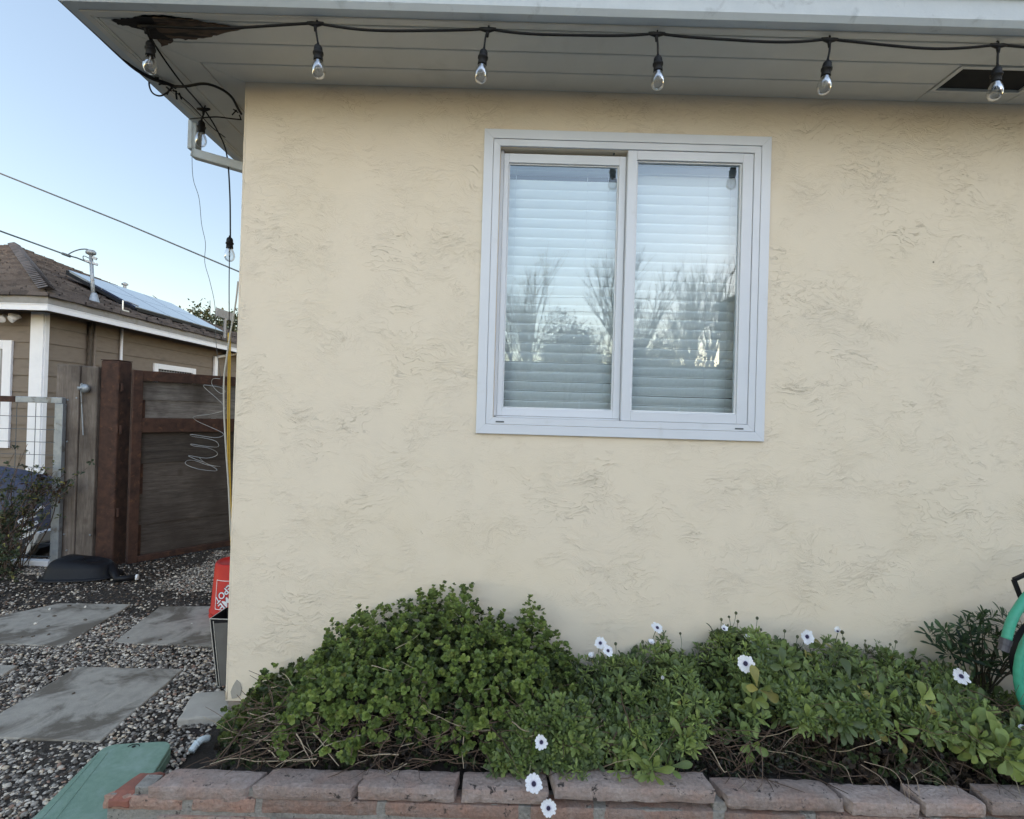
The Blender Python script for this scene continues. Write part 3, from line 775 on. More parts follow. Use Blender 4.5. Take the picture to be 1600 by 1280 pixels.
m = MB().tube([P(126, 600, gy-.034), P(130, 680, gy-.034)], .005, 6); obj('conduit', m, M_galv, tb)
for (px, py) in ((106, 625), (120, 622), (105, 690), (100, 835), (141, 836), (104, 860), (128, 600)):
    q = P(px, py, gy-.03); obj('bolt', MB().lathe([(.0001, .008), (.006, .006), (.008, 0)], 8, Matrix.Translation(q) @ Matrix.Rotation(R(90), 4, 'X')), M_galv, tb)
# wire mesh fence panel
yf = gy-.06
fen = thing('wire_fence', (P(40, 900, yf).x, yf, GZ), 'wire mesh fence panel with a part rusty top rail', 'fence')
z_t0 = P(95, 625, yf).z
xl = -5.6; xr = P(100, 625, yf).x; xm = P(27, 625, yf).x
obj('rail', MB().box(xm+.001, xr, yf-.02, yf+.02, z_t0-.028, z_t0+.02), M_galv, fen, bevel=.004)
o = obj('rail', MB().box(xl, xm, yf-.02, yf+.02, z_t0-.028, z_t0+.02), M_rust, fen, bevel=.004); o['label'] = 'rusty brown stretch of top rail'
px0, px1 = P(84, 760, yf).x, P(97, 760, yf).x
obj('upright', MB().box(px0, px1, yf-.018, yf+.018, GZ-.1, z_t0-.029), M_galv, fen, bevel=.003)
obj('bottom_rail', MB().box(xl, px0-.001, yf-.03, yf+.03, GZ+.0, GZ+.065), M_white, fen, bevel=.004)
wm = MB(); z = GZ+.10; k = 0
while z < z_t0-.05:
    wm.tube([(xl, yf, z), ((xl+px0)/2, yf+rnd.uniform(-.01, .01), z+rnd.uniform(-.006, .006)), (px0+.01, yf-.02, z)], .0025, 5); z += .102
x = px0-.17
while x > xl:
    wm.tube([(x, yf+.004, GZ+.06), (x+rnd.uniform(-.004, .004), yf+.004, z_t0-.03)], .0025, 5); x -= .155
obj('wire_mesh', wm, M_cable, fen)

# behind the fence: tarp mound and pale scrap boards
def mound(cx, cy, rx, ry, h, z0, n=26, amp=.12, seed=1):
    vs = []; fs = []
    for i in range(n+1):
        a = i/n*math.pi/2
        for j in range(2*n):
            b = j/(2*n)*2*math.pi
            rr = math.cos(a); k = 1+amp*(float(vnoise(np.array(3+2*math.cos(b)+a*2), np.array(3+2*math.sin(b)), seed))-.5)*2
            vs.append((cx+rx*rr*math.cos(b)*k, cy+ry*rr*math.sin(b)*k, z0+h*math.sin(a)**.6*k))
    m = 2*n
    for i in range(n):
        for j in range(m): fs.append((i*m+j, i*m+(j+1) % m, (i+1)*m+(j+1) % m, (i+1)*m+j))
    return MB().add(vs, fs)
q = P(30, 735, gy+1.1)
tag(obj('blue_tarp', mound(q.x-.6, gy+1.35, 1.0, .4, q.z-GZ-.02, GZ, amp=.06, seed=4), M_blue, smooth=True), 'dark blue tarp covered heap behind the wire fence', 'tarp')
sb = thing('scrap_heap', (P(50, 860, gy+.35).x, gy+.35, GZ), 'heap of white plastic scraps and a black bowl behind the wire fence', 'scrap heap')
for k in range(7):
    x, y = rnd.uniform(22, 62), 795+k*12
    a = P(x-12, y+10, gy+.30+.03*k); b = P(x+14, y-3, gy+.33+.03*k)
    obj('scrap_board', MB().bar(a, b, .02, rnd.uniform(.02, .05)), M_white, sb, bevel=.002)
ar = [P(x, y, gy+.28) for x, y in ((20, 880), (40, 872), (58, 858), (70, 842), (77, 828))]
m = MB(); 
for i in range(len(ar)-1): m.bar(ar[i], ar[i+1], .22, .035)
obj('curved_trim', m, M_white, sb, bevel=.002)
m = MB(); ar2 = [P(x, y, gy+.24) for x, y in ((25, 885), (45, 880), (62, 868), (74, 850))]
for i in range(3): m.bar(ar2[i], ar2[i+1], .2, .05)
obj('black_bowl', m, M_blackpl, sb)
m = MB().add([P(45, 845, gy+.26), P(66, 860, gy+.24), P(55, 868, gy+.24), P(40, 850, gy+.30)], [(0, 1, 2, 3)])
obj('white_sheet', m, M_white, sb)

# ================================================================ black scoop lying face down
q = G(131, 903, GZ); sc = thing('plastic_scoop', (q.x, q.y, GZ), 'black plastic scoop lying face down beside the gate post', 'scoop')
Lr = G(85, 915, GZ); Rr = G(182, 905, GZ); Ls = (Rr-Lr).length
Msc = Matrix.Translation((q.x-.02, q.y+.02, GZ+.012)) @ Matrix.Rotation(R(8), 4, 'Z')
vs = []; fs = []; nU = 32
lv = [(1.0, .0), (1.0, .010), (.92, .013), (.88, .02), (.80, .08), (.70, .112), (.58, .124), (.3, .128), (0.001, .129)]
for (s, z) in lv:
    for k in range(nU):
        a = 2*math.pi*k/nU; ca, sa = math.cos(a), math.sin(a)
        sx = math.copysign(abs(ca)**.62, ca)*.26*(1.0 if ca < 0 else 1.0); sy = math.copysign(abs(sa)**.62, sa)*.17*(1-.22*ca)
        zz = z*(1-.18*ca)
        vs.append(Msc @ Vector((sx*s, sy*s, zz)))
m_ = len(lv)
fs = [(i*nU+k, i*nU+(k+1) % nU, (i+1)*nU+(k+1) % nU, (i+1)*nU+k) for i in range(m_-1) for k in range(nU)]
obj('blade', MB().add(vs, fs), M_blackpl, sc, smooth=True)
m = MB(); h0 = G(178, 905, GZ+.03); h1 = G(213, 902, GZ+.035)
m.tube([Msc @ Vector((.20, .0, .06)), h0+Vector((.02, 0, 0)), h1], [.035, .022, .020], 10)
obj('handle', m, M_blackpl, sc, smooth=True)
m = MB().tube([h1-(h1-h0).normalized()*.002, h1+(h1-h0).normalized()*.012], .0215, 12); obj('end_ring', m, M_white, sc)

# ================================================================ BUCKET (upside down) and pot
bd = 3.42-DC
bl = G(327, 972, GZ)
by = bl.y+.14; br = .155
blx = P(329, 920, by).x
bx = blx+br+.018
bk = thing('bucket', (bx, by, GZ), 'red plastic bucket standing upside down behind the house corner', 'bucket')
bh = .345
m = MB(); Mb = Matrix.Translation((bx, by, GZ+.004))
rt, rb_ = .130, .150      # base (now top) and mouth (now on the ground)
m.lathe([(rb_-.006, 0), (rb_+.006, 0), (rb_+.008, .012), (rb_+.002, .016), (rb_+.001, .035), (rb_+.007, .037), (rb_+.007, .046), (rb_-.001, .050), (rt, bh-.012), (rt-.006, bh), (rt-.012, bh+.003), (rt-.018, bh-.004), (rt-.024, bh-.012), (.001, bh-.012)], 48, Mb)
obj('body', m, M_red, bk, smooth=True)
def textmesh(body, size, off=0.0):
    cu = bpy.data.curves.new('txt', 'FONT'); cu.body = body; cu.size = size; cu.align_x = 'CENTER'; cu.align_y = 'CENTER'; cu.offset = off; cu.resolution_u = 4
    o = bpy.data.objects.new('txt', cu); C.objects.link(o)
    dg = bpy.context.evaluated_depsgraph_get(); e = o.evaluated_get(dg); me = e.to_mesh()
    vs = [Vector(v.co) for v in me.vertices]; fs = [tuple(p.vertices) for p in me.polygons]
    e.to_mesh_clear(); bpy.data.objects.remove(o); bpy.data.curves.remove(cu)
    return vs, fs
def wrap(u, v, rad_off):
    """u right (m), v up (m) on the bucket side as seen from outside; centre faces the camera a bit to the right"""
    z = .165+v; t = (z-.05)/(bh-.06); r = rb_+(rt-rb_)*t+rad_off
    a = R(-112+30)+u/r
    return (bx+r*math.cos(a), by+r*math.sin(a), GZ+.004+z)
def wrapped(vs, fs, ro, dx, dy):
    out = []
    for p in vs:
        x, y = p.x+dx, p.y+dy
        a = R(45+180); X_ = x*math.cos(a)-y*math.sin(a); Y_ = x*math.sin(a)+y*math.cos(a)
        out.append(wrap(X_, Y_, ro))
    return MB().add(out, fs)
lines = (('THE', .034, .055), ('HOME', .066, .020), ('DEPOT', .056, -.032))
mw, mk = MB(), MB()
for tx, sz, yy in lines:
    vs, fs = textmesh(tx, sz, .0009)
    a = wrapped(vs, fs, .0022, 0, yy); mw.add(a.v, a.f)
    a = wrapped(vs, fs, .0012, .0035, yy-.0035); mk.add(a.v, a.f)
lg = obj('lettering', mw, M_white, bk); obj('lettering_shadow', mk, M_ink, lg)
m = MB(); hs = .090
for (u0, u1, v0, v1) in ((-hs, hs, hs-.004, hs), (-hs, hs, -hs, -hs+.004), (-hs, -hs+.004, -hs, hs), (hs-.004, hs, -hs, hs)):
    nu = max(1, int((u1-u0)/.008))
    for k in range(nu):
        a, b = u0+(u1-u0)*k/nu, u0+(u1-u0)*(k+1)/nu
        m.add([wrap(a, v0, .0018), wrap(b, v0, .0018), wrap(b, v1, .0018), wrap(a, v1, .0018)], [(0, 1, 2, 3)])
obj('logo_border', m, M_white, bk)

# black tapered pot right behind the corner with pale worn edges
py_ = .28
TL = G(327, 967, GZ+.235)
cT = P(328, 967, py_); cB = P(344, 1052, py_+.02)
pot = thing('square_planter', (cB.x+.12, py_+.12, GZ), 'tapered dark planter with pale worn edges in front of the red bucket', 'planter')
zt_, zb_ = cT.z, GZ
wT, wB = .145, .09
def potring(z, x0, w_): return [(x0, py_-.0, z), (x0+w_, py_, z), (x0+w_, py_+w_, z), (x0, py_+w_, z)]
t0, b0 = potring(zt_, cT.x, wT), potring(zb_, cB.x, wB)
m = MB().add(b0+t0, [(0, 1, 5, 4), (1, 2, 6, 5), (2, 3, 7, 6), (3, 0, 4, 7), (3, 2, 1, 0)])
b_ = obj('body', m, M_blackpl, pot)
sm = b_.modifiers.new('solid', 'SOLIDIFY'); sm.thickness = .004
m = MB()
for a_, b2 in ((t0[0], b0[0]), (t0[3], b0[3]), (t0[0], t0[3]), (t0[0], t0[1])): m.tube([a_, b2], .0022, 6)
m.tube([(t0[0][0]+.018, py_-.003, zt_-.01), (b0[0][0]+.013, py_-.003, zb_)], .0018, 6)
obj('worn_edge', m, M_palecord, pot)
m = MB().add([(t0[0][0]+.022, py_-.003, zt_-.02), (t0[1][0], py_-.003, zt_-.01), (b0[1][0], py_-.003, zb_+.002), (b0[0][0]+.018, py_-.003, zb_+.002)], [(0, 1, 2, 3)])
obj('grey_face', m, pm('dull_grey_face', (.13, .125, .115), (.10, .095, .09), 9, .8, .3, 60), pot)

# ================================================================ PAVERS
def rough_slab(corners, z0, z1, jit, seed, per=9):
    r = random.Random(seed); out = []
    n = len(corners)
    for i in range(n):
        a = Vector(corners[i]); b = Vector(corners[(i+1) % n])
        for k in range(per):
            t = k/per; q_ = a*(1-t)+b*t; j = jit*(.3 if k == 0 else 1)
            out.append((q_.x+r.uniform(-j, j), q_.y+r.uniform(-j, j)))
    return MB().prism(out, z0, z1)
def GG(pl, z): return [(G(x, y, z).x, G(x, y, z).y) for x, y in pl]
pz = GZ+.012
PV = []
def paver(pl, lab, seed, mat=M_paver, zt=pz, th=.05, jit=.002, name='concrete_paver', cat='paver', bev=.005, grp='square concrete pavers in the gravel'):
    c = GG(pl, zt); PV.append(c)
    o = obj(name, rough_slab(c, zt-th, zt, jit, seed), mat, bevel=bev)
    return tag(o, lab, cat, grp)
paver([(122, 1041), (286, 1045), (156, 1158), (-60, 1150)], 'large stained concrete paver nearest the green valve box lid', 1)
paver([(250, 947), (420, 947), (400, 1012), (176, 1004)], 'plain grey paver running up to the red bucket', 2)
paver([(95, 942), (205, 944), (98, 1009), (-180, 1001), (-60, 975), (20, 958)], 'upper left paver speckled with fallen leaves near the black scoop', 3)
paver([(-160, 1037), (28, 1039), (5, 1054), (-200, 1056)], 'paver showing only its corner at the left edge of the picture', 4)
o = paver([(304, 1082), (352, 1078), (365, 1116), (276, 1124)], 'broken chunk of pale concrete against the foundation at the house corner', 5, M_conc, GZ+.035, .06, .005, 'concrete_chunk', 'concrete block', .008, None)

# ================================================================ GREEN VALVE BOX
gz = GZ+.055
vb = thing('valve_box', (G(150, 1230, gz).x, G(150, 1230, gz).y, GZ), 'green plastic valve box with a long lid beside the planter wall', 'valve box')
q0 = GG([(180, 1162), (262, 1158), (270, 1170), (118, 1420), (-60, 1400)], gz)
# rounded-corner lid outline
def rounded(poly, rad, n=6):
    out = []; m = len(poly)
    for i in range(m):
        a, b, c = Vector(poly[i-1]), Vector(poly[i]), Vector(poly[(i+1) % m])
        d1 = (a-b); d2 = (c-b); r_ = min(rad, d1.length*.45, d2.length*.45)
        p1 = b+d1.normalized()*r_; p2 = b+d2.normalized()*r_
        for k in range(n+1):
            t = k/n; out.append(tuple(p1*(1-t)**2+b*2*t*(1-t)+p2*t*t))
    return out
lid = rounded(GG([(165, 1163), (272, 1157), (250, 1192), (95, 1440), (-70, 1400)], gz), .05)
obj('lid', MB().prism(lid, gz-.018, gz), M_green, vb, bevel=.004)
cen = Vector((sum(p[0] for p in lid)/len(lid), sum(p[1] for p in lid)/len(lid)))
body = [tuple(cen+(Vector(p)-cen)*1.012) for p in lid]
obj('body', MB().prism(body, GZ-.12, gz-.0185), M_green, vb, bevel=.004)
m = MB(); q = G(209, 1167, gz); 
m.lathe([(.001, .0008), (.007, .0008), (.007, .0015), (.001, .0015)], 14, Matrix.Translation((q.x, q.y, gz)))
lh = obj('lid_hole', m, M_dark, vb)
m = MB()
pts = [Vector((q.x+.02*math.cos(a), q.y+.016*math.sin(a)-.002, gz+.001)) for a in [R(x) for x in range(20, 200, 15)]]
m.tube(pts, .0016, 5); obj('pull_tab', m, M_dark, vb)
# raised ribs along the lid
m = MB(); la = GG([(152, 1180), (20, 1330)], gz); lb = GG([(168, 1176), (48, 1330)], gz)
for l in (la, lb): m.bar((l[0][0], l[0][1], gz), (l[1][0], l[1][1], gz), .004, .003)
obj('lid_rib', m, M_green, vb)

# ================================================================ PLANTER WALL
PF, CW = -.655, .088     # front face y, cap width
ZT = .140
pw = thing('planter_wall', (.2, PF, -.2), 'low planter wall of tumbled bricks with flat coping stones', 'wall')
def stone(x0, x1, y0, y1, z0, z1, seed, skew=0.0, r0=.0028, nu=14, nv=5):
    """irregular tumbled stone: subdivided box with noise"""
    mb = MB(); r = random.Random(seed); 
    def q(u, v, t):     # unit coords
        x = x0+(x1-x0)*u; y = y0+(y1-y0)*v; z = z0+(z1-z0)*t
        x += skew*v
        cu = min(u, 1-u)*(x1-x0); cv = min(v, 1-v)*(y1-y0); ct = min(t, 1-t)*(z1-z0)
        k = seed*1.37
        nz = lambda a, b, s: float(vnoise(np.array(a*40+k), np.array(b*40+k*2), s))-.5
        x += nz(y, z, 1)*.006; y += nz(x, z, 2)*.0035; z += nz(x, y, 3)*.002+nz(x*.3, y*.3, 5)*.003
        return (x, y, z)
    nt_ = 3
    idx = {}
    def vid(i, j, k):
        key = (i, j, k)
        if key not in idx:
            idx[key] = len(mb.v)
            u, v, t = i/nu, j/nv, k/nt_
            p = list(q(u, v, t))
            # pull corners in for worn edges
            e_ = (i in (0, nu))+(j in (0, nv))+(k in (0, nt_))
            if e_ >= 2:
                cx, cy, cz = (x0+x1)/2, (y0+y1)/2, (z0+z1)/2
                s_ = r0*(.6+.8*r.random())
                if i in (0, nu): p[0] += math.copysign(s_, cx-p[0])
                if j in (0, nv): p[1] += math.copysign(s_, cy-p[1])
                if k in (0, nt_): p[2] += math.copysign(s_, cz-p[2])
            mb.v.append(tuple(p))
        return idx[key]
    for i in range(nu):
        for j in range(nv):
            mb.f.append((vid(i, j, 0), vid(i, j+1, 0), vid(i+1, j+1, 0), vid(i+1, j, 0)))
            mb.f.append((vid(i, j, nt_), vid(i+1, j, nt_), vid(i+1, j+1, nt_), vid(i, j+1, nt_)))
        for k in range(nt_):
            mb.f.append((vid(i, 0, k), vid(i+1, 0, k), vid(i+1, 0, k+1), vid(i, 0, k+1)))
            mb.f.append((vid(i, nv, k), vid(i, nv, k+1), vid(i+1, nv, k+1), vid(i+1, nv, k)))
    for j in range(nv):
        for k in range(nt_):
            mb.f.append((vid(0, j, k), vid(0, j, k+1), vid(0, j+1, k+1), vid(0, j+1, k)))
            mb.f.append((vid(nu, j, k), vid(nu, j+1, k), vid(nu, j+1, k+1), vid(nu, j, k+1)))
    return mb
def capx(px, py=1231): return P(px, py, PF).x
caps = [(230, 384, 1231, 0), (393, 549, 1230, .0), (557, 710, 1232, .0), (720, 858, 1236, 0), (866, 1120, 1232, .0), (1138, 1322, 1246, 0), (1334, 1440, 1256, 0), (1448, 1545, 1256, 0), (1552, 1700, 1256, 0), (1708, 1860, 1262, 0)]
sk = [.03, .035, .012, 0, -.01, -.03, -.03, -.02, 0, 0]
for i, (a, b, y, _) in enumerate(caps):
    zt_c = P((a+b)/2, y, PF).z
    xa_, xb_ = capx(a), capx(b)
    o = obj('coping_stone', stone(xa_, xb_, PF+rnd.uniform(-.004, .004), PF+CW, zt_c-.045, zt_c, i+1, sk[i]), M_cap, pw, smooth=False, bevel=.0015)
o = obj('coping_stone', stone(capx(163, 1240), capx(209, 1240), PF-.005, PF+CW+.035, P(190, 1242, PF).z-.05, P(190, 1242, PF).z, 40, .03, r0=.010, nu=6), M_warm, pw, bevel=.003)
o['label'] = 'rounded rust red end stone'
# mortar bed + joints
mo = MB(); xs0 = capx(160, 1260); 
mo.prism([(xs0+.008, PF+.008), (3.2, PF+.008), (3.2, PF+CW-.006), (xs0+.075, PF+CW-.006)], -.19, .083)
for i in range(len(caps)-1):
    a, b = capx(caps[i][1]), capx(caps[i+1][0])
    if i in (0, 4): mo.box(a-.004, b+.004, PF+.014, PF+CW-.02, .08, .108)
mo.box(capx(206), capx(232), PF+.012, PF+CW-.02, .08, .106)
obj('mortar', mo, M_mortar, pw, bevel=.003)
cx_ = [(158, 282), (298, 398), (406, 590), (600, 812), (828, 930), (945, 1118), (1132, 1262), (1276, 1460), (1474, 1640), (1650, 1800)]
for row, (z1, z0) in enumerate(((.086, .040), (.030, -.014), (-.024, -.070), (-.08, -.13), (-.14, -.19))):
    off = 0 if row == 0 else (70 if row % 2 else 10)
    for i, (a, b) in enumerate(cx_):
        if row == 0: xa_, xb_ = P(a, 1262, PF).x, P(b, 1262, PF).x
        else:
            xa_ = xs0+(i)*.36+(.16 if row % 2 else 0)-.0; xb_ = xa_+.345
        o = obj('brick', stone(xa_, xb_, PF+rnd.uniform(-.003, .005), PF+.07, z0, z1, 100+row*20+i, .05 if i == 0 else 0, nu=10, nv=2), M_brick, pw, bevel=.002)
# planter soil
nx, ny = 120, 26
X, Y = np.meshgrid(np.linspace(-1.06, 3.3, nx), np.linspace(PF+.07, -.001, ny))
Z = .075+.03*vnoise(X*7, Y*7, 5)+.015*vnoise(X*25, Y*25, 6)+.02*(Y-PF)/.6
Z = Z-np.clip((-.90-X)/.13, 0, 1)*.22
V = np.stack([X.ravel(), Y.ravel(), Z.ravel()], 1); I = np.arange(nx*ny).reshape(ny, nx)
F = np.stack([I[:-1, :-1].ravel(), I[:-1, 1:].ravel(), I[1:, 1:].ravel(), I[1:, :-1].ravel()], 1)
tag(npmesh('planter_soil', V, F, M_soil), kind='structure')

# ================================================================ PVC elbow
e0, e1, e2, e3 = [G(x, y, GZ+.02+z) for x, y, z in ((299, 1174, 0), (307, 1163, .01), (316, 1156, .015), (326, 1154, .005))]
tag(obj('pvc_elbow', MB().tube(catmull([e0, e1, e2, e3], 4), .0135, 12).tube([e1-(e2-e1)*.1, e1+(e2-e1)*.15], .016, 12), M_pvc, smooth=True), 'short white plastic pipe elbow poking out beside the leaves', 'pipe')

# ================================================================ GRAVEL
def inpoly(x, y, poly):
    ins = np.zeros(len(x), bool); n = len(poly)
    for i in range(n):
        x0_, y0_ = poly[i]; x1_, y1_ = poly[(i+1) % n]
        c = ((y0_ > y) != (y1_ > y)) & (x < (x1_-x0_)*(y-y0_)/(y1_-y0_+1e-12)+x0_)
        ins ^= c
    return ins
def grow(poly, d):
    c = np.mean(np.array(poly), 0); return [tuple(c+(np.array(p)-c)*(1+d)) for p in poly]
def ico(sub=1):
    t = (1+5**.5)/2
    v = [(-1, t, 0), (1, t, 0), (-1, -t, 0), (1, -t, 0), (0, -1, t), (0, 1, t), (0, -1, -t), (0, 1, -t), (t, 0, -1), (t, 0, 1), (-t, 0, -1), (-t, 0, 1)]
    f = [(0, 11, 5), (0, 5, 1), (0, 1, 7), (0, 7, 10), (0, 10, 11), (1, 5, 9), (5, 11, 4), (11, 10, 2), (10, 7, 6), (7, 1, 8), (3, 9, 4), (3, 4, 2), (3, 2, 6), (3, 6, 8), (3, 8, 9), (4, 9, 5), (2, 4, 11), (6, 2, 10), (8, 6, 7), (9, 8, 1)]
    v = [Vector(p).normalized() for p in v]
    for _ in range(sub):
        nf = []; cache = {}
        def mid(a, b):
            k = (min(a, b), max(a, b))
            if k not in cache: cache[k] = len(v); v.append(((v[a]+v[b])/2).normalized())
            return cache[k]
        for a, b, c in f:
            ab, bc, ca = mid(a, b), mid(b, c), mid(c, a); nf += [(a, ab, ca), (b, bc, ab), (c, ca, bc), (ab, bc, ca)]
        f = nf
    return np.array([tuple(p) for p in v]), np.array(f)
def pebbles(name, x, y, z, size, col, sub=1):
    n = len(x); T, TF = ico(sub); k = len(T)
    sc = np.stack([size*rng.uniform(.8, 1.5, n), size*rng.uniform(.7, 1.1, n), size*rng.uniform(.4, .75, n)], 1)
    a = rng.uniform(0, 2*np.pi, n); tx = rng.normal(0, .35, n)
    W = T[None]*sc[:, None, :]
    W = W*(1+.12*rng.normal(0, 1, (n, k))[:, :, None])
    ca, sa, ct, st = np.cos(a)[:, None], np.sin(a)[:, None], np.cos(tx)[:, None], np.sin(tx)[:, None]
    yy = W[..., 1]*ct-W[..., 2]*st; zz = W[..., 1]*st+W[..., 2]*ct
    V = np.stack([W[..., 0]*ca-yy*sa, W[..., 0]*sa+yy*ca, zz], -1)+np.stack([x, y, z], 1)[:, None]
    F = (TF[None]+(np.arange(n)*k)[:, None, None]).reshape(-1, 3)
    return V.reshape(-1, 3), F, np.repeat(col, k, 0)
def pebcols(n, dark=.35):
    pal = np.array([(.62, .60, .56), (.50, .49, .47), (.36, .35, .34), (.42, .36, .29), (.20, .19, .185), (.10, .095, .09), (.05, .047, .045), (.28, .18, .14), (.55, .50, .42)])
    p = np.array([.13, .13, .12, .08, .14, .16, .13, .05, .06]); p[4:7] *= (1+dark); p /= p.sum()
    c = pal[rng.choice(len(pal), n, p=p)]; c = c*.85+.03; return c*rng.uniform(.8, 1.15, (n, 1))*np.array([1.1, 1.0, .88])
NP = 120000
x = rng.uniform(-3.9, -.75, NP); y = rng.uniform(-1.25, 2.6, NP)
# visible wedge only
keep = (x < -.32*(y+DC)) & (x > -1.12*(y+DC)) & ~((x > -1.2) & (y > 0)) & ~((x > -.90) & (y > PF+.03)) & ~((x > xs0) & (y > PF) )
for pv in PV[:4]: keep &= ~inpoly(x, y, grow(pv, .0))
keep &= ~inpoly(x, y, grow(PV[4], -.08)); keep &= ~inpoly(x, y, lid)
# density: thick near, thinner in the mulch patches
dens = np.ones(NP)
far = np.clip((y-.75-.25*(x+2.4))/.3, 0, 1)
dens = 1-.86*far*(vnoise(x*2+5, y*2, 9) < .62)
band = (x > -2.6) & (y > 1.55); dens[band] = .8
shade = vnoise(x*1.7, y*1.7, 12); dens *= np.where(shade < .28, .75, 1)
corner = np.clip((x+1.75)/.3, 0, 1)*np.clip((.5-np.abs(y-.1))/.3, 0, 1); dens *= 1-.55*corner
keep &= rng.random(NP) < dens
x, y = x[keep], y[keep]; n = len(x)
zz = GZ-.003+.016*vnoise(x*5, y*5, 3)*.6+rng.uniform(-.003, .006, n)+np.clip((-x-3.3)/1.2, 0, 1)*np.clip((y-.9), 0, 1)*.05
sz = rng.uniform(.0040, .0082, n)*np.where(rng.random(n) < .06, 1.4, 1)
# stones tint darker where damp soil covers them
dv, df, dc = pebbles('g', x, y, zz, sz, pebcols(n), 1)
tag(npmesh('pebble_gravel', dv, df, M_pebble, col=dc), 'loose mixed white and dark pebbles between the pavers', 'gravel', kind='stuff')
# mulch / clods
NC = 16000
x = rng.uniform(-4.6, -1.25, NC); y = rng.uniform(-.9, 3.2, NC)
keep = (x < -.40*(y+DC)) & (x > -1.15*(y+DC)); 
for pv in PV[:4]: keep &= ~inpoly(x, y, pv)
keep &= ~inpoly(x, y, lid)
keep &= ((y > .55) | (rng.random(NC) < .5))
x, y = x[keep], y[keep]; n = len(x)
cc = np.array([(.055, .038, .026), (.03, .022, .016), (.085, .058, .038), (.04, .034, .026)])[rng.integers(0, 4, n)]
zc_ = GZ+.004+np.clip((-x-3.3)/1.2, 0, 1)*np.clip((y-.9), 0, 1)*.05
dv, df, dc = pebbles('m', x, y, zc_, rng.uniform(.004, .013, n), cc, 0)
tag(npmesh('bark_mulch', dv, df, M_pebble, col=dc, smooth=False), 'dark crumbly soil and bark bits along the gravel', 'mulch', kind='stuff')
# leaf litter specks on pavers
x_, y_ = [], []
for (px, py) in [(62, 962), (85, 963), (51, 995), (60, 964), (133, 949), (108, 947), (34, 996), (168, 951), (78, 952), (133, 969), (55, 975), (75, 979), (200, 997), (76, 992), (288, 1003), (250, 1000), (300, 975), (115, 1084)]:
    q = G(px, py, pz); x_.append(q.x); y_.append(q.y)
n = len(x_); cc = np.array([(.09, .07, .05)]*n); cc[4::6] = (.6, .57, .5); cc[8] = (.6, .58, .5)
dv, df, dc = pebbles('l', np.array(x_), np.array(y_), np.full(n, pz+.002), rng.uniform(.006, .013, n), cc, 0)
tag(npmesh('leaf_litter', dv, df, M_pebble, col=dc, smooth=False), 'dry leaf bits scattered over the pavers', 'leaf litter', kind='stuff')

# ================================================================ PLANTS
def T_lobed():
    """roundish scalloped geranium leaf, slightly cupped; y = along, z = up"""
    pts = [(0, 0, 0)]; n = 11
    for k in range(n):
        a = R(-150+300*k/(n-1)); r = .5*(1.0 if k % 2 == 0 else .83)*(1-.12*abs(math.sin(a/2)))
        pts.append((r*math.sin(a), .42+r*math.cos(a), .13*(r*2)**2+(.03 if k % 2 else -.02)))
    pts.append((0, .42, -.0))
    f = [(len(pts)-1, i+1, i) for i in range(1, n)]+[(len(pts)-1, 1, 0), (len(pts)-1, 0, n)]
    return np.array(pts), np.array(f)
def T_spoon(wd=.15, curl=.12):
    """oblanceolate leaf, fold along the midrib"""
    ts = [0, .3, .55, .75, .9, 1.0]; ws = [.12, .45, .9, 1.0, .7, .05]
    pts = []; 
    for t, w_ in zip(ts, ws):
        z = curl*(t-.5)**2*-2+curl*.5
        pts += [(-wd*w_, t, z+wd*w_*.35), (0, t, z), (wd*w_, t, z+wd*w_*.35)]
    f = []
    for i in range(5): f += [(i*3, i*3+1, i*3+4, i*3+3), (i*3+1, i*3+2, i*3+5, i*3+4)]
    return np.array(pts), np.array(f)
def place(T, TF, pos, fwd, up, size, col, edge=None):
    """instances: pos,fwd,up (n,3), size (n)"""
    n = len(pos); fwd = fwd/np.linalg.norm(fwd, axis=1, keepdims=True)
    r = np.cross(fwd, up); r /= np.linalg.norm(r, axis=1, keepdims=True)+1e-9; u = np.cross(r, fwd)
    W = T[None, :, 0, None]*r[:, None]+T[None, :, 1, None]*fwd[:, None]+T[None, :, 2, None]*u[:, None]
    V = W*size[:, None, None]+pos[:, None]
    k = len(T); F = (TF[None]+(np.arange(n)*k)[:, None, None]).reshape(-1, TF.shape[1])
    Cc = np.repeat(col, k, 0)
    return V.reshape(-1, 3), F, Cc
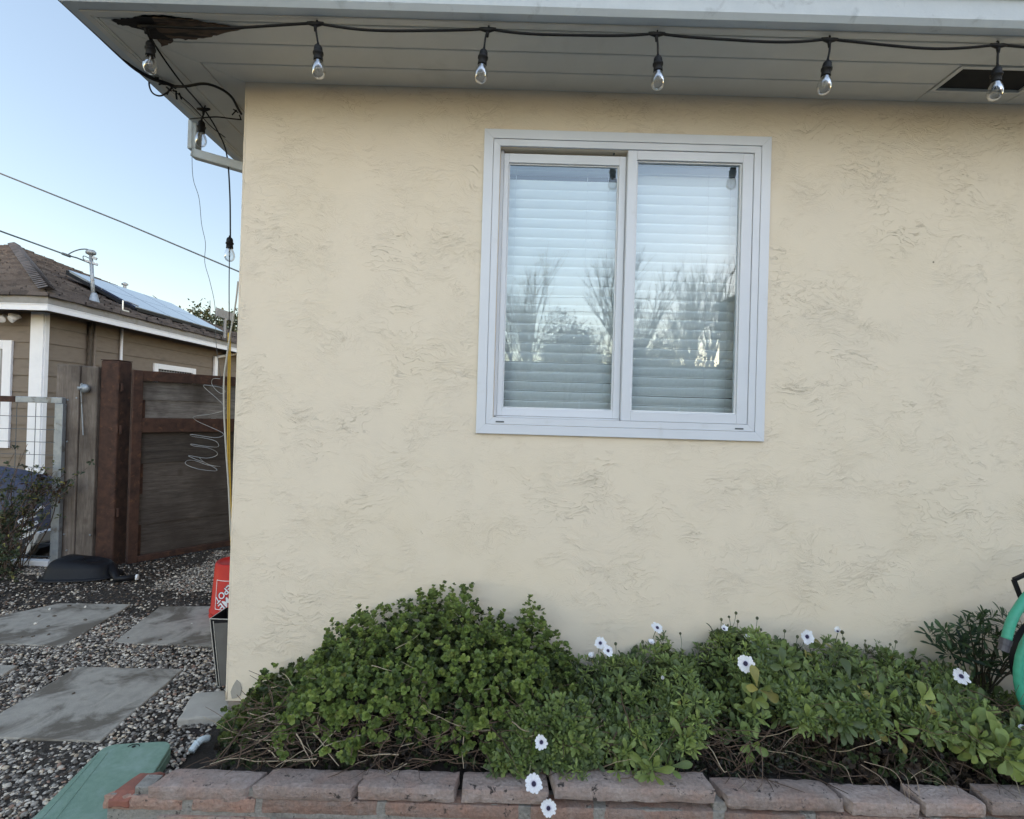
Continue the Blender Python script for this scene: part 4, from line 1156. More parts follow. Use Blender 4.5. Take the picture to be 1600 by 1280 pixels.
def rosettes(cent, axis, rad, nl, T, TF, palette, r_=rng, young=(.20, .26, .05), youngf=.25, minel=10, maxel=75, szv=.25, yell=.0):
    """leaves round each growing tip"""
    n = len(cent); axis = axis/np.linalg.norm(axis, axis=1, keepdims=True)
    idx = np.repeat(np.arange(n), nl); m = len(idx)
    j = np.tile(np.arange(nl), n)
    a = j*2.39996+np.repeat(r_.uniform(0, 6.28, n), nl)+r_.normal(0, .25, m)
    t = (j+.5)/nl                 # 0 centre (young) .. 1 outer
    el = np.radians(maxel-(maxel-minel)*t+r_.normal(0, 9, m))
    ax = axis[idx]
    h = np.tile([0.31, .2, .93], (m, 1)); e1 = np.cross(ax, h); e1 /= np.linalg.norm(e1, axis=1, keepdims=True)+1e-9; e2 = np.cross(ax, e1)
    rad_ = np.cos(a)[:, None]*e1+np.sin(a)[:, None]*e2
    fwd = rad_*np.cos(el)[:, None]+ax*np.sin(el)[:, None]
    up = ax*np.cos(el)[:, None]-rad_*np.sin(el)[:, None]
    size = np.repeat(rad, nl)*(.45+.55*t)*(1+r_.normal(0, szv*.5, m)).clip(.5, 1.6)
    pos = cent[idx]-ax*(t*np.repeat(rad, nl)*.55)[:, None]+fwd*(.10*size)[:, None]
    base = palette[r_.integers(0, len(palette), n)][idx]*(1+r_.normal(0, .14, (m, 1))).clip(.6, 1.5)
    yf = (np.clip(1-t*2.2, 0, 1)*youngf)[:, None]
    col = base*(1-yf)+np.array(young)*yf
    if yell: 
        q = r_.random(m) < yell; col[q] = np.array([.24, .22, .06])*r_.uniform(.7, 1.2, (q.sum(), 1))
    return place(T, TF, pos, fwd, up, size, col)
RT = np.array(ROT.transposed())
def topix(V_):
    q_ = (np.asarray(V_)-np.array(CL)) @ RT.T
    return 800+FPX*q_[:, 0]/-q_[:, 2], 640-FPX*q_[:, 1]/-q_[:, 2]
def merge(parts):
    Vs, Fs, Cs, o = [], [], [], 0
    for V, F, c in parts: Vs.append(V); Fs.append(F+o); Cs.append(c); o += len(V)
    d = {}
    for F in Fs: d.setdefault(F.shape[1], []).append(F)
    return np.concatenate(Vs), [np.concatenate(f) for f in d.values()], np.concatenate(Cs)
TL_, TLF = T_lobed(); TS_, TSF = T_spoon(.17, .15); TN_, TNF = T_spoon(.11, .12); TB_, TBF = T_spoon(.24, .2)

def twigs(paths, radii, cols, n=5):
    Vs, Fs, Cs = [], [], []; o = 0
    for p, r, c in zip(paths, radii, cols):
        mb = MB().tube(p, [r*(1-.6*i/(len(p)-1)) for i in range(len(p))], n)
        v = np.array(mb.v); Vs.append(v); f4 = [f for f in mb.f if len(f) == 4]
        Fs.append(np.array(f4)+o); Cs.append(np.tile(c, (len(v), 1))); o += len(v)
    return np.concatenate(Vs), np.concatenate(Fs), np.concatenate(Cs)

def prof(pts, Y=-.12):
    w_ = [P(a, b, Y) for a, b in pts]; xs_ = np.array([p.x for p in w_]); zs_ = np.array([p.z for p in w_])
    return lambda x: np.interp(x, xs_, zs_)
def frontf(pts): 
    return lambda x: np.interp(x, [p[0] for p in pts], [p[1] for p in pts])
def shell(n, xa, xb, top, yfront, zb, smin=0, smax=1, depth=(.82, 1.0), amp=.035, seed=0, yback=-.03, topdrop=.02):
    x = rng.uniform(xa, xb, n); s = rng.uniform(smin, smax, n)
    zt_ = top(x)-topdrop; yf_ = yfront(x); zb_ = zb(x) if callable(zb) else np.full(n, zb)
    zt_ = np.maximum(zt_, zb_+.03)
    k = rng.uniform(*depth, n)
    th = s*np.pi/2
    nzv = (vnoise(x*9+seed, th*4+seed, seed)-.5)*2*amp+(vnoise(x*22+seed, th*10, seed+3)-.5)*amp
    y = yback+(yf_-yback)*np.sin(th)**.85*k
    z = zb_+(zt_-zb_)*np.cos(th)**.75*k
    ny = -np.sin(th); nz_ = np.cos(th)
    y = y+ny*nzv*.8; z = z+nz_*nzv*.6
    y = np.minimum(y, -.012)
    nrm_ = np.stack([rng.normal(0, .35, n), ny*1.0-.15+rng.normal(0, .3, n), nz_*.7+.45+rng.normal(0, .25, n)], 1)
    return np.stack([x, y, z], 1), nrm_

# ---- left lobed-leaf bush
topA = prof([(318, 1172), (345, 1150), (368, 1098), (385, 1060), (410, 1048), (440, 1040), (470, 1022), (500, 1028), (508, 1000), (520, 975), (560, 958), (600, 950), (640, 935), (672, 918), (700, 924), (735, 922), (755, 945), (785, 962), (805, 968), (818, 945), (838, 958), (855, 985), (885, 1008), (905, 1040), (930, 1075)])
frA = frontf([(-1.32, -.42), (-1.15, -.52), (-.9, -.55), (-.5, -.575), (-.1, -.575), (.15, -.55), (.3, -.45)])
zbA = lambda x: np.interp(x, [-1.4, -1.1, -.9, -.6, .2], [-.05, .03, .11, .14, .14])
palA = np.array([(.085, .12, .030), (.105, .145, .036), (.13, .175, .042), (.060, .088, .028), (.165, .205, .05)])
bush = thing('geranium_bush', (-.45, -.3, .06), 'tall mounded bush with round scalloped leaves at the left of the planter', 'bush')
parts = []
c, a = shell(2600, -1.28, .30, topA, frA, zbA, 0, .97, (.88, 1.03), .06, 3)
hole_ = vnoise(c[:, 0]*11+4, c[:, 2]*13, 21); lowz = (c[:, 2] < zbA(c[:, 0])+.16)
ok = ~((hole_ < .30) & (c[:, 1] < -.2)) & ~(lowz & (hole_ < .45))
c, a = c[ok], a[ok]
def trimA(c, a):
    """keep the bush inside its planter corner"""
    px, py = topix(c); lim = np.interp(py, [1000, 1050, 1100, 1140, 1170, 1210], [480, 410, 378, 352, 338, 352])
    return c[px > lim], a[px > lim]
c, a = trimA(c, a)
ks = rng.integers(0, len(c), 170); an = a[ks]/np.linalg.norm(a[ks], axis=1, keepdims=True)
for q_ in (.012, .026): 
    cs = c[ks]+an*q_+np.array([0, 0, .3*q_]); cs[:, 1] = np.minimum(cs[:, 1], -.015)
    parts.append(rosettes(cs, an, rng.uniform(.013, .024, len(cs)), 6, TL_, TLF, palA*1.1, young=(.24, .34, .08), youngf=.7))
parts.append(rosettes(c, a, rng.uniform(.009, .024, len(c)), 9, TL_, TLF, palA*1.35, young=(.25, .34, .08), youngf=.75, yell=.006))
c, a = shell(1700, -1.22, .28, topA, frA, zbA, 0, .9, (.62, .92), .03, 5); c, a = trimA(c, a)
parts.append(rosettes(c, a, rng.uniform(.014, .026, len(c)), 7, TL_, TLF, palA*.6, youngf=.1))  # inner leaves coloured darker, painting in the shade inside the bush
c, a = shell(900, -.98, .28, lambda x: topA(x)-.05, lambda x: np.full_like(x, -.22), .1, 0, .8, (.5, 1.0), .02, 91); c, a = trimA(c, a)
parts.append(rosettes(c, a, rng.uniform(.018, .030, len(c)), 6, TL_, TLF, palA*.45, youngf=0))  # back layer darker still, shade by the wall put into the leaf colour
lowc = np.array([tuple(G(rnd.uniform(345, 430), rnd.uniform(1105, 1192), rnd.uniform(-.03, .09))) for _ in range(230)])
lowc = lowc[lowc[:, 1] > PF+.05]
parts.append(rosettes(lowc, np.tile([-.2, -.4, .8], (len(lowc), 1))+rng.normal(0, .3, (len(lowc), 3)), rng.uniform(.014, .026, len(lowc)), 8, TL_, TLF, palA*1.05, young=(.2, .28, .07), youngf=.6, yell=.02))
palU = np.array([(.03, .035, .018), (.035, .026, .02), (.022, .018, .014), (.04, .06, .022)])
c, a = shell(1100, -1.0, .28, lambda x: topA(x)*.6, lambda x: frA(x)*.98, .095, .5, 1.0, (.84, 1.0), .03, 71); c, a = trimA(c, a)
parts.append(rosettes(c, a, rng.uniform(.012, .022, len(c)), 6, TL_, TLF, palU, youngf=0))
V, F, cc = merge(parts); npmesh('foliage', V, F, M_leaf, bush, col=cc)
def drystems(n, xa, xb, yfront, zb, r_, zr=(.0, .16), len_=(.06, .22), seed=1, lean=1.0, pale=.35, rad=(.0012, .0028)):
    paths, radii, cols = [], [], []
    for _ in range(n):
        x = r_.uniform(xa, xb); yf_ = float(yfront(np.array(x))); z = float(zb(np.array(x)) if callable(zb) else zb)
        p = Vector((x, yf_*r_.uniform(.55, .98), z+r_.uniform(*zr)))
        L_ = r_.uniform(*len_); d = Vector((r_.uniform(-1, 1), r_.uniform(-.7, .15), r_.uniform(-.45, .35)*lean)).normalized()
        pts = [p]; 
        for k in range(5):
            d = (d+Vector((r_.uniform(-.3, .3), r_.uniform(-.2, .2), r_.uniform(-.25, .25)))).normalized(); q_ = pts[-1]+d*L_/5
            q_.y = max(q_.y, PF+.01); 
            if q_.y < PF+CW+.01: q_.z = max(q_.z, ZT+.008)
            pts.append(q_)
        paths.append(pts); radii.append(r_.uniform(*rad))
        if r_.random() < pale: c_ = np.array((.42, .34, .24))*r_.uniform(.7, 1.15)
        else: c_ = np.array((.10, .065, .045))*r_.uniform(.5, 1.5)
        cols.append(c_)
    return twigs(paths, radii, cols)
def mergetw(parts, parent):
    V, F, cc = merge(parts); o = npmesh('dry_stems', V, F[0] if len(F) == 1 else F, M_twig, parent, col=cc); o['kind'] = 'stuff'
r1 = random.Random(5); r2 = random.Random(15)
mergetw([drystems(620, -.90, .2, frA, zbA, r1, (-.03, .13), pale=.13),
         drystems(46, -.88, -.25, lambda x: np.array(-.59), lambda x: np.array(ZT+.004), r2, (0, .03), (.06, .17), lean=.4, pale=.6, rad=(.0012, .0024)),
         drystems(30, -.9, .2, lambda x: frA(x)*1.0, lambda x: topA(x)*.5+.05, r2, (-.10, .12), (.04, .11), lean=1.6, pale=.8, rad=(.0009, .0016)),
         drystems(5, -1.08, -.98, lambda x: np.array(-.42), lambda x: np.array(-.03), r2, (0, .03), (.06, .12), lean=.6, pale=.8, rad=(.0009, .0016))], bush)

# ---- daisy bushes
palD = np.array([(.095, .13, .042), (.115, .16, .048), (.145, .19, .052), (.07, .098, .038), (.17, .215, .06)])
T_bud, T_budF = ico(1)

def flower(px, py, rpx, Y, parent, face=None, closed=0.0, seed=0, droop=0):
    """daisy: petals, disc, stem"""
    c_ = P(px, py, Y); dist = (c_-CL).y; rad = rpx/FPX*(Y+DC)*.96
    r = random.Random(seed)
    d = Vector(face).normalized() if face else (CL-c_).normalized()
    d = (d+Vector((r.uniform(-.35, .35), r.uniform(-.1, .1), r.uniform(-.15, .4)))).normalized()
    x_ = d.cross(Vector((0, 0, 1))).normalized(); y_ = d.cross(x_)
    npt = r.randint(12, 15); parts = []
    ts = [0, .35, .7, .9, 1.0]; ws = [.08, .17, .20, .17, .06]
    V, F, cc = [], [], []
    for k in range(npt):
        a = 2*math.pi*k/npt+r.uniform(-.06, .06); L_ = rad*r.uniform(.82, 1.06); lift = r.uniform(-.3, .25)-closed*.9
        u = x_*math.cos(a)+y_*math.sin(a); s = x_*-math.sin(a)+y_*math.cos(a); o_ = len(V)
        for t, w__ in zip(ts, ws):
            b = c_+u*(rad*.14+L_*.86*t)*(math.cos(min(1.2, abs(lift)*t)))+d*(-lift*-1*L_*t*t*-1*.6 if closed == 0 else closed*L_*t*.9)
            for e_ in (-1, 0, 1):
                p = b+s*(w__*rad*e_)+d*(.03*rad*abs(e_))
                V.append(tuple(p)); bb = .80 if t > .3 else .62
                cc.append((bb*.97, bb*.97, bb) if t > .2 else (.45, .40, .55))
        for i in range(4): F += [(o_+i*3, o_+i*3+1, o_+i*3+4, o_+i*3+3), (o_+i*3+1, o_+i*3+2, o_+i*3+5, o_+i*3+4)]
    fl = npmesh('flower', np.array(V), np.array(F), M_petal, parent, col=np.array(cc))
    dm = MB(); Md = Matrix(((x_.x, y_.x, d.x, c_.x), (x_.y, y_.y, d.y, c_.y), (x_.z, y_.z, d.z, c_.z), (0, 0, 0, 1)))
    dm.lathe([(rad*.25, -.001), (rad*.26, .0012), (rad*.20, .004), (rad*.10, .003), (.0001, .0035)], 14, Md)
    obj('disc', dm, M_disc, fl, smooth=True)
    if closed < 5:
        a = c_-d*.006; e_ = a+Vector((r.uniform(-.02, .02), .03, -.10)); m_ = (a+e_)/2-d*.01+Vector((r.uniform(-.01, .01), 0, .008))
        V, F, cc = twigs([catmull([a, m_, e_], 4)], [.0016], [np.array((.07, .11, .035))]); npmesh('stem', V, F, M_twig, fl, col=cc)
    return c_, d, rad
M_disc = pm('flower_disc', (.018, .016, .05), (.03, .02, .06), 300, .7, .9, 900)
def buds(lst, parent):
    for (px, py, Y_, r_) in lst:
        c_ = P(px, py, Y_); v = T_bud*np.array([r_, r_, r_*1.15])+np.array(c_)
        e_ = c_+Vector((rnd.uniform(-.015, .015), .01, -.07))
        tw = twigs([catmull([c_, (c_+e_)/2+Vector((.003, 0, 0)), e_], 4)], [.0013], [np.array((.09, .12, .045))])
        V, F, cc = merge([(v, T_budF, np.tile(np.array((.10, .11, .055))*rnd.uniform(.7, 1.3), (len(v), 1))), tw])
        npmesh('bud', V, F, M_leaf, parent, col=cc)

topB = prof([(850, 1060), (880, 1040), (905, 1030), (925, 1036), (960, 1030), (1000, 1028), (1025, 1008), (1045, 1000), (1062, 1022), (1085, 1030), (1105, 1010), (1118, 990), (1140, 975), (1175, 985), (1200, 1000), (1225, 1008), (1245, 1035)])
frB = frontf([(.05, -.45), (.2, -.565), (.5, -.575), (.8, -.56), (1.05, -.50)])
zbB = lambda x: np.interp(x, [0, .4, .75, 1.1], [.13, .15, .19, .25])
B = thing('daisy_bush', (.55, -.3, .09), 'green daisy bush in the middle of the planter with white flowers on its crest', 'bush')
parts = []
def daisyfol(n, xa, xb, top, fr, zb, big, seed, smax=.95, hth=.30):
    out = []
    c, a = shell(n, xa, xb, top, fr, zb, 0, smax, (.88, 1.05), .06, seed)
    hh = vnoise(c[:, 0]*10+seed, c[:, 2]*12, seed+30); ok = ~((hh < hth) & (c[:, 1] < -.25)); c, a = c[ok], a[ok]
    q = rng.random(len(c)) < big
    out.append(rosettes(c[~q], a[~q], rng.uniform(.020, .042, (~q).sum()), 11, TN_, TNF, palD*1.3, young=(.22, .28, .06), youngf=.7, minel=5, maxel=80))
    if q.sum(): out.append(rosettes(c[q], a[q], rng.uniform(.040, .065, q.sum()), 8, TS_, TSF, palD*1.1, young=(.15, .22, .05), youngf=.5, minel=-5, maxel=70, yell=.02))
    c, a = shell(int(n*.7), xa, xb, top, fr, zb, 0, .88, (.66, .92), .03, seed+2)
    out.append(rosettes(c, a, rng.uniform(.025, .042, len(c)), 8, TS_, TSF, palD*.55, youngf=.1))  # inner daisy leaves darkened in colour for shade under the outer layer
    return out
parts += daisyfol(1100, .02, 1.12, topB, frB, zbB, .22, 8)
# front skirt that spills towards the coping at the left end
skx = prof([(770, 1120), (800, 1080), (850, 1060), (900, 1060), (940, 1110), (970, 1180)], -.42)
c, a = shell(280, -.04, .30, skx, frontf([(-.1, -.585), (.3, -.585)]), .14, .3, 1.0, (.9, 1.03), .03, 51, yback=-.35)
parts.append(rosettes(c, a, rng.uniform(.025, .045, len(c)), 9, TS_, TSF, palD*1.1, young=(.15, .22, .05), youngf=.5, minel=0, maxel=75))
c = np.array([P(x, y, -.60) for x, y in ((800, 1190), (812, 1203), (792, 1200), (1005, 1215), (990, 1212), (1020, 1218), (930, 1190), (946, 1160))]); a = np.tile([0, -.7, .6], (len(c), 1))
parts.append(rosettes(c, a, rng.uniform(.022, .04, len(c)), 9, TS_, TSF, palD, youngf=.4))
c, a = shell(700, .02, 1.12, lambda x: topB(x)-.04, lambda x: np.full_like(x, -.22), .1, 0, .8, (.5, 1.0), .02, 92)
parts.append(rosettes(c, a, rng.uniform(.03, .04, len(c)), 6, TS_, TSF, palD*.45, youngf=0))  # darkest leaves at the back, deep shade put in by colour
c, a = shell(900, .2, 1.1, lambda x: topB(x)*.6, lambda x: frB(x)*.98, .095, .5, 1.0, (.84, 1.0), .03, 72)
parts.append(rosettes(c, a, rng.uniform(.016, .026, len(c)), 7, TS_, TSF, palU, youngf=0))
V, F, cc = merge(parts); npmesh('foliage', V, F, M_leaf, B, col=cc)
r1 = random.Random(8)
mergetw([drystems(420, 0, 1.15, frB, .12, r1, (-.03, .14), pale=.05), drystems(18, .15, 1.1, lambda x: frB(x)*1.06, .14, r1, (-.01, .06), (.08, .2), pale=.8, rad=(.0008, .0014))], B)
fl = []
for i, (px, py, rp, Y_, face, cl_) in enumerate([
    (834, 1225, 15, -.67, None, 0), (857, 1263, 13, -.69, (.15, -1, .1), 0), (846, 1160, 12, -.63, (-.5, -.6, .5), .4),
    (1165, 1037, 14, -.42, None, 0), (938, 1005, 10, -.20, (0, -1, .7), 0), (950, 1017, 9.5, -.25, (.1, -1, .5), 0),
    (1027, 981, 10, -.16, (0, -.8, .9), 0), (1017, 1006, 8, -.2, (.3, -.3, .9), .8), (926, 1027, 8, -.24, (-.3, -.3, .9), .9),
    (1131, 983, 7, -.16, (.2, -.5, .9), .5), (1171, 998, 9, -.2, (.1, -.5, 1), .1), (1035, 1062, 5, -.4, (0, -.4, .9), 1.3),
    (1196, 1014, 7, -.22, (.3, -.6, .9), .2)]):
    c_, d, rd = flower(px, py, rp, Y_, B, face, cl_, i)
buds([(1150, 958, -.12, .006), (1139, 964, -.12, .005), (1153, 971, -.12, .006), (1183, 966, -.14, .006), (1189, 984, -.15, .005), (1004, 1003, -.2, .006), (995, 1010, -.2, .006), (1063, 990, -.14, .005), (962, 1006, -.2, .006), (1127, 968, -.12, .006), (1184, 990, -.15, .006)], B)

topC = prof([(1195, 1040), (1215, 1015), (1235, 1012), (1260, 1015), (1290, 1005), (1315, 1012), (1345, 1030), (1365, 1028), (1385, 1020), (1410, 1022), (1425, 1035), (1450, 1035), (1475, 1045), (1500, 1060), (1530, 1072), (1560, 1075), (1600, 1090), (1700, 1110)])
frC = frontf([(.9, -.50), (1.1, -.55), (1.4, -.57), (1.7, -.58), (2.4, -.57)])
zbC = lambda x: np.interp(x, [.9, 1.1, 1.5, 1.62, 1.8, 2.4], [.26, .28, .26, .15, .13, .13])
D = thing('daisy_bush', (1.5, -.3, .09), 'wide daisy bush at the right of the planter with dead brown undergrowth and yellowing leaves', 'bush')
parts = daisyfol(1200, .95, 2.35, topC, frC, zbC, .35, 14, .97, .32)
# larger drooping pale leaves
c, a = shell(70, 1.5, 2.2, topC, frC, .2, .5, .95, (.98, 1.05), .03, 60)
parts.append(rosettes(c, a*np.array([1, 1, .3]), rng.uniform(.055, .085, len(c)), 6, TB_, TBF, palD*1.25, young=(.2, .25, .06), youngf=.5, minel=-35, maxel=50, yell=.05))
c = np.array([P(x, y, Y_) for x, y, Y_ in ((1190, 1080, -.5), (1180, 1095, -.5), (1280, 1120, -.48), (1335, 1120, -.48), (1390, 1095, -.46), (1340, 1070, -.42), (1230, 1045, -.4), (1450, 1100, -.5), (1480, 1140, -.53), (1310, 1130, -.48), (1175, 1165, -.53))])
parts.append(rosettes(c, np.tile([0, -1, .25], (len(c), 1)), rng.uniform(.06, .085, len(c)), 6, TB_, TBF, palD*1.2, young=(.2, .25, .06), youngf=.6, minel=-30, maxel=50, yell=.12))
# dead dark crumpled leaves in the hollow beneath
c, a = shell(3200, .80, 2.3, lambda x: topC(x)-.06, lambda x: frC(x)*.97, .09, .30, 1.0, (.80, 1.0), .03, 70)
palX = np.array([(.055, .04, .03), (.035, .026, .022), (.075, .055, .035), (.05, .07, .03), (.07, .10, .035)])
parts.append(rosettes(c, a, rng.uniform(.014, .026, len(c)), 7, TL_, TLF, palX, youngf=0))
V, F, cc = merge(parts); npmesh('foliage', V, F, M_leaf, D, col=cc)
r1 = random.Random(9)
dryC = [drystems(420, .95, 2.35, frC, .12, r1, (-.03, .20), pale=.03, rad=(.0009, .002)), drystems(18, 1.0, 2.2, lambda x: frC(x)*1.06, .13, r1, (-.01, .08), (.08, .24), pale=.8, rad=(.0008, .0014))]
# stems that hang over the coping
hs_ = []
for p0, p1, p2 in (((1345, 1200), (1380, 1225), (1395, 1258)), ((1350, 1195), (1400, 1215), (1420, 1262)), ((1405, 1210), (1418, 1225), (1421, 1255)), ((1418, 1208), (1432, 1225), (1438, 1252)), ((1300, 1195), (1320, 1205), (1332, 1225)), ((1440, 1210), (1470, 1225), (1482, 1240))):
    hs_.append(catmull([P(*p0, -.58)+Vector((0, 0, .01)), P(*p1, -.645)+Vector((0, 0, .012)), P(*p2, -.672)], 5))
dryC.append(twigs(hs_, [.0013]*len(hs_), [np.array((.34, .26, .19))]*len(hs_))); mergetw(dryC, D)
fl = []
for i, (px, py, rp, Y_, face, cl_) in enumerate([
    (1261, 995, 12, -.16, (0, -.9, .45), 0), (1309, 987, 7, -.14, (-.2, -.5, .9), .9), (1502, 1057, 13, -.3, (.1, -.8, .75), 0),
    (1598, 1139, 7, -.45, (0, -1, .5), 0)]):
    c_, d, rd = flower(px, py, rp, Y_, D, face, cl_, 30+i)
buds([(1316, 988, -.14, .007), (1318, 998, -.15, .006), (1226, 986, -.14, .006), (1200, 992, -.14, .005), (1352, 1008, -.15, .006), (1354, 1016, -.15, .007), (1400, 1003, -.15, .006), (1391, 1007, -.15, .005), (1352, 1001, -.15, .004), (1504, 1044, -.3, .007), (1518, 1044, -.3, .008), (1480, 1040, -.3, .007), (1246, 995, -.15, .006)], D)

# ---- dark shrub by the hose
E_ = thing('dark_shrub', (1.95, -.12, .1), 'dark glossy leaved shrub against the wall beside the green hose', 'shrub')
palE = np.array([(.022, .048, .020), (.03, .062, .024), (.04, .075, .026), (.018, .038, .018)])
tips = [(1462, 1000, .0), (1480, 985, .1), (1500, 1000, 0), (1525, 970, 0), (1535, 958, 0), (1548, 972, .1), (1566, 960, .1), (1575, 975, .1), (1520, 1000, 0), (1545, 995, 0), (1560, 1000, 0), (1500, 1022, 0), (1530, 1022, 0), (1555, 1022, 0), (1478, 1010, 0), (1572, 1030, 0), (1590, 1000, .1), (1512, 985, 0), (1540, 1040, 0), (1585, 1045, 0), (1600, 1020, 0), (1610, 980, 0), (1630, 1000, 0)]
c = np.array([P(x, y, -.10-.05*rnd.random()) for x, y, _ in tips for k in range(2)])+rng.normal(0, .012, (len(tips)*2, 3))
a = np.stack([(c[:, 0]-1.95)*2.0, np.full(len(c), -.35), np.full(len(c), .9)], 1)+rng.normal(0, .2, (len(c), 3))
V, F, cc = rosettes(c, a, rng.uniform(.05, .075, len(c)), 12, TN_, TNF, palE, young=(.06, .10, .03), youngf=.3, minel=-5, maxel=75)
npmesh('foliage', V, F, M_leaf, E_, col=cc)
pth = [catmull([Vector((1.95+rnd.uniform(-.05, .05), -.1, .1)), Vector((1.95, -.1, .2))*.5+Vector(ci)*.5, Vector(ci)], 4) for ci in c[::2]]
V, F, cc = twigs(pth, [.004]*len(pth), [np.array((.06, .05, .03))]*len(pth)); npmesh('stems', V, F, M_twig, E_, col=cc)

# ================================================================ HOSE + STAND
hy = -.33
hc = P(1690, 1045, hy)
hose = thing('garden_hose', (hc.x, hy, hc.z-.35), 'coiled bright green garden hose at the right edge of the planter', 'hose')
m = MB(); pts = []
for k in range(115):
    a = R(140)+k*R(9.5); rr = .268+.006*math.sin(k*.11)-.0006*k; pts.append(Vector((hc.x+rr*math.cos(a)*1.02, hy-.045+.0005*k, hc.z+rr*math.sin(a))))
m.tube(pts, .0150, 10)
pe = catmull([P(1572, 1000, hy-.07), P(1580, 972, hy-.065), P(1592, 950, hy-.06), P(1612, 925, hy-.05), P(1650, 895, hy-.04), P(1720, 880, hy-.04), P(1800, 930, hy-.04)], 6)
m.tube(pe, .0155, 10)
obj('hose', m, M_hose, hose, smooth=True)
dd = (pe[0]-pe[1]).normalized()
obj('coupling', MB().tube([pe[0]-dd*.004, pe[0]+dd*.016, pe[0]+dd*.017, pe[0]+dd*.04], [.0185, .0185, .0165, .0165], 14), M_brass, hose)
hst = thing('hose_stand', (hc.x, hy+.06, .1), 'black metal stand holding the coiled green hose', 'stand')
m = MB()
q1, q2, q3 = P(1584, 906, hy-.0), P(1601, 897, hy), P(1598, 942, hy)
top2 = Vector((q1.x+.55, q1.y, q1.z+.10))
m.bar(q1, Vector((q1.x+.10, q1.y, q1.z+.05)), .012, .012); m.bar(Vector((q1.x+.10, q1.y, q1.z+.05)), top2, .012, .012)
m.bar(q1, q1+(q3-q1)*4.2, .012, .012); m.bar(top2, Vector((top2.x-.02, top2.y, .1)), .012, .012)
for xx in (hc.x-.10, hc.x+.15): m.bar((xx, hy+.05, .09), (xx, hy+.05, hc.z+.2), .02, .02)
m.bar((hc.x-.12, hy+.05, hc.z+.2), (hc.x+.17, hy+.05, hc.z+.2), .02, .02)
obj('frame', m, M_blackpl, hst, bevel=.001)
m = MB().lathe([(.19, -.06), (.19, -.055), (.10, -.05), (.10, .05), (.19, .055), (.19, .06)], 28, Matrix.Translation((hc.x, hy+.02, hc.z)) @ Matrix.Rotation(R(90), 4, 'X'))
obj('drum', m, M_blackpl, hst, smooth=True)

# ---- shrub growing through the wire fence at far left
FS = thing('wild_shrub', (P(25, 900, gy-.25).x, gy-.25, GZ), 'straggly shrub with reddish stems growing through the wire fence', 'shrub')
r1 = random.Random(77); paths, rad_, cols, tipsF = [], [], [], []
for k in range(60):
    b0_ = Vector((P(5+r1.uniform(-60, 30), 905, gy-.2).x, gy-.2+r1.uniform(-.15, .15), GZ))
    e_ = P(r1.uniform(-60, 112), r1.uniform(690, 860), gy-.15+r1.uniform(-.2, .12))
    if e_.x > P(70, 800, gy).x: e_.z = P(90, r1.uniform(722, 770), gy).z; e_.y = gy-.16
    m_ = (b0_+e_)/2+Vector((r1.uniform(-.1, .1), 0, r1.uniform(.0, .12))); pp = catmull([b0_, m_, e_], 6)
    paths.append(pp); rad_.append(r1.uniform(.003, .006)); cols.append(np.array((.10, .07, .05))*r1.uniform(.4, 1.4))
    for q_ in pp[5:]:
        if r1.random() < .9: tipsF.append(q_+Vector((r1.uniform(-.05, .05), r1.uniform(-.05, .03), r1.uniform(-.04, .05))))
V, F, cc = twigs(paths, rad_, cols); npmesh('branches', V, F, M_twig, FS, col=cc)
c = np.array([tuple(t) for t in tipsF]); a = rng.normal(0, .6, (len(c), 3))+np.array([0, -.5, .6])
low = np.array([tuple(P(rnd.uniform(-40, 30), rnd.uniform(830, 925), gy-.3+rnd.uniform(-.15, .1))) for _ in range(240)])
c = np.concatenate([c, low]); a = np.concatenate([a, rng.normal(0, .5, (240, 3))+np.array([0, -.5, .6])])
palF = np.array([(.035, .055, .028), (.055, .075, .035), (.03, .04, .022), (.09, .095, .04), (.06, .035, .025)])
V, F, cc = rosettes(c, a, rng.uniform(.025, .045, len(c)), 6, TB_, TBF, palF, young=(.16, .15, .05), youngf=.3, yell=.03)
npmesh('leaves', V, F, M_leaf, FS, col=cc)

# ================================================================ NEIGHBOUR HOUSE
EX, EY, EZ = -6.54, 5.14, 2.75      # eave corner
q = P(75, 462, EY); EX = q.x; EZ = q.z
NXW, NYW = EX-.40, EY+.40           # wall faces
YB = 13.6
nh = thing('taupe_house', (NXW, NYW, GZ), 'neighbouring taupe lap sided house with white trim and brown hip roof', 'house')
def lapwall(mb, a, b, out, z0, z1, pitch=.245):
    """lap siding from a to b (xy), out = outward unit"""
    z = z0; a = Vector(a); b = Vector(b); out = Vector(out)
    while z < z1:
        zt2 = min(z+pitch, z1)
        lo, hi = .020, .004
        vs = [(a.x+out.x*lo, a.y+out.y*lo, z), (b.x+out.x*lo, b.y+out.y*lo, z), (b.x+out.x*hi, b.y+out.y*hi, zt2), (a.x+out.x*hi, a.y+out.y*hi, zt2),
              (a.x-out.x*.05, a.y-out.y*.05, z), (b.x-out.x*.05, b.y-out.y*.05, z), (b.x-out.x*.05, b.y-out.y*.05, zt2), (a.x-out.x*.05, a.y-out.y*.05, zt2)]
        mb.add(vs, [(0, 1, 2, 3), (4, 7, 6, 5), (0, 4, 5, 1), (3, 2, 6, 7), (1, 5, 6, 2), (0, 3, 7, 4)]); z = zt2
m = MB()
lapwall(m, (NXW-8, NYW), (NXW, NYW), (0, -1), GZ, EZ-.06)
lapwall(m, (NXW, NYW), (NXW, YB), (1, 0), GZ, EZ-.06)
obj('siding', m, M_siding, nh)
c0, c1 = .10, .022
m = MB().box(NXW-.16, NXW+.030, NYW-.045, NYW-.021, GZ, EZ-.08)
m.box(NXW+.0215, NXW+.042, NYW-.0205, NYW+.05, GZ, EZ-.08)
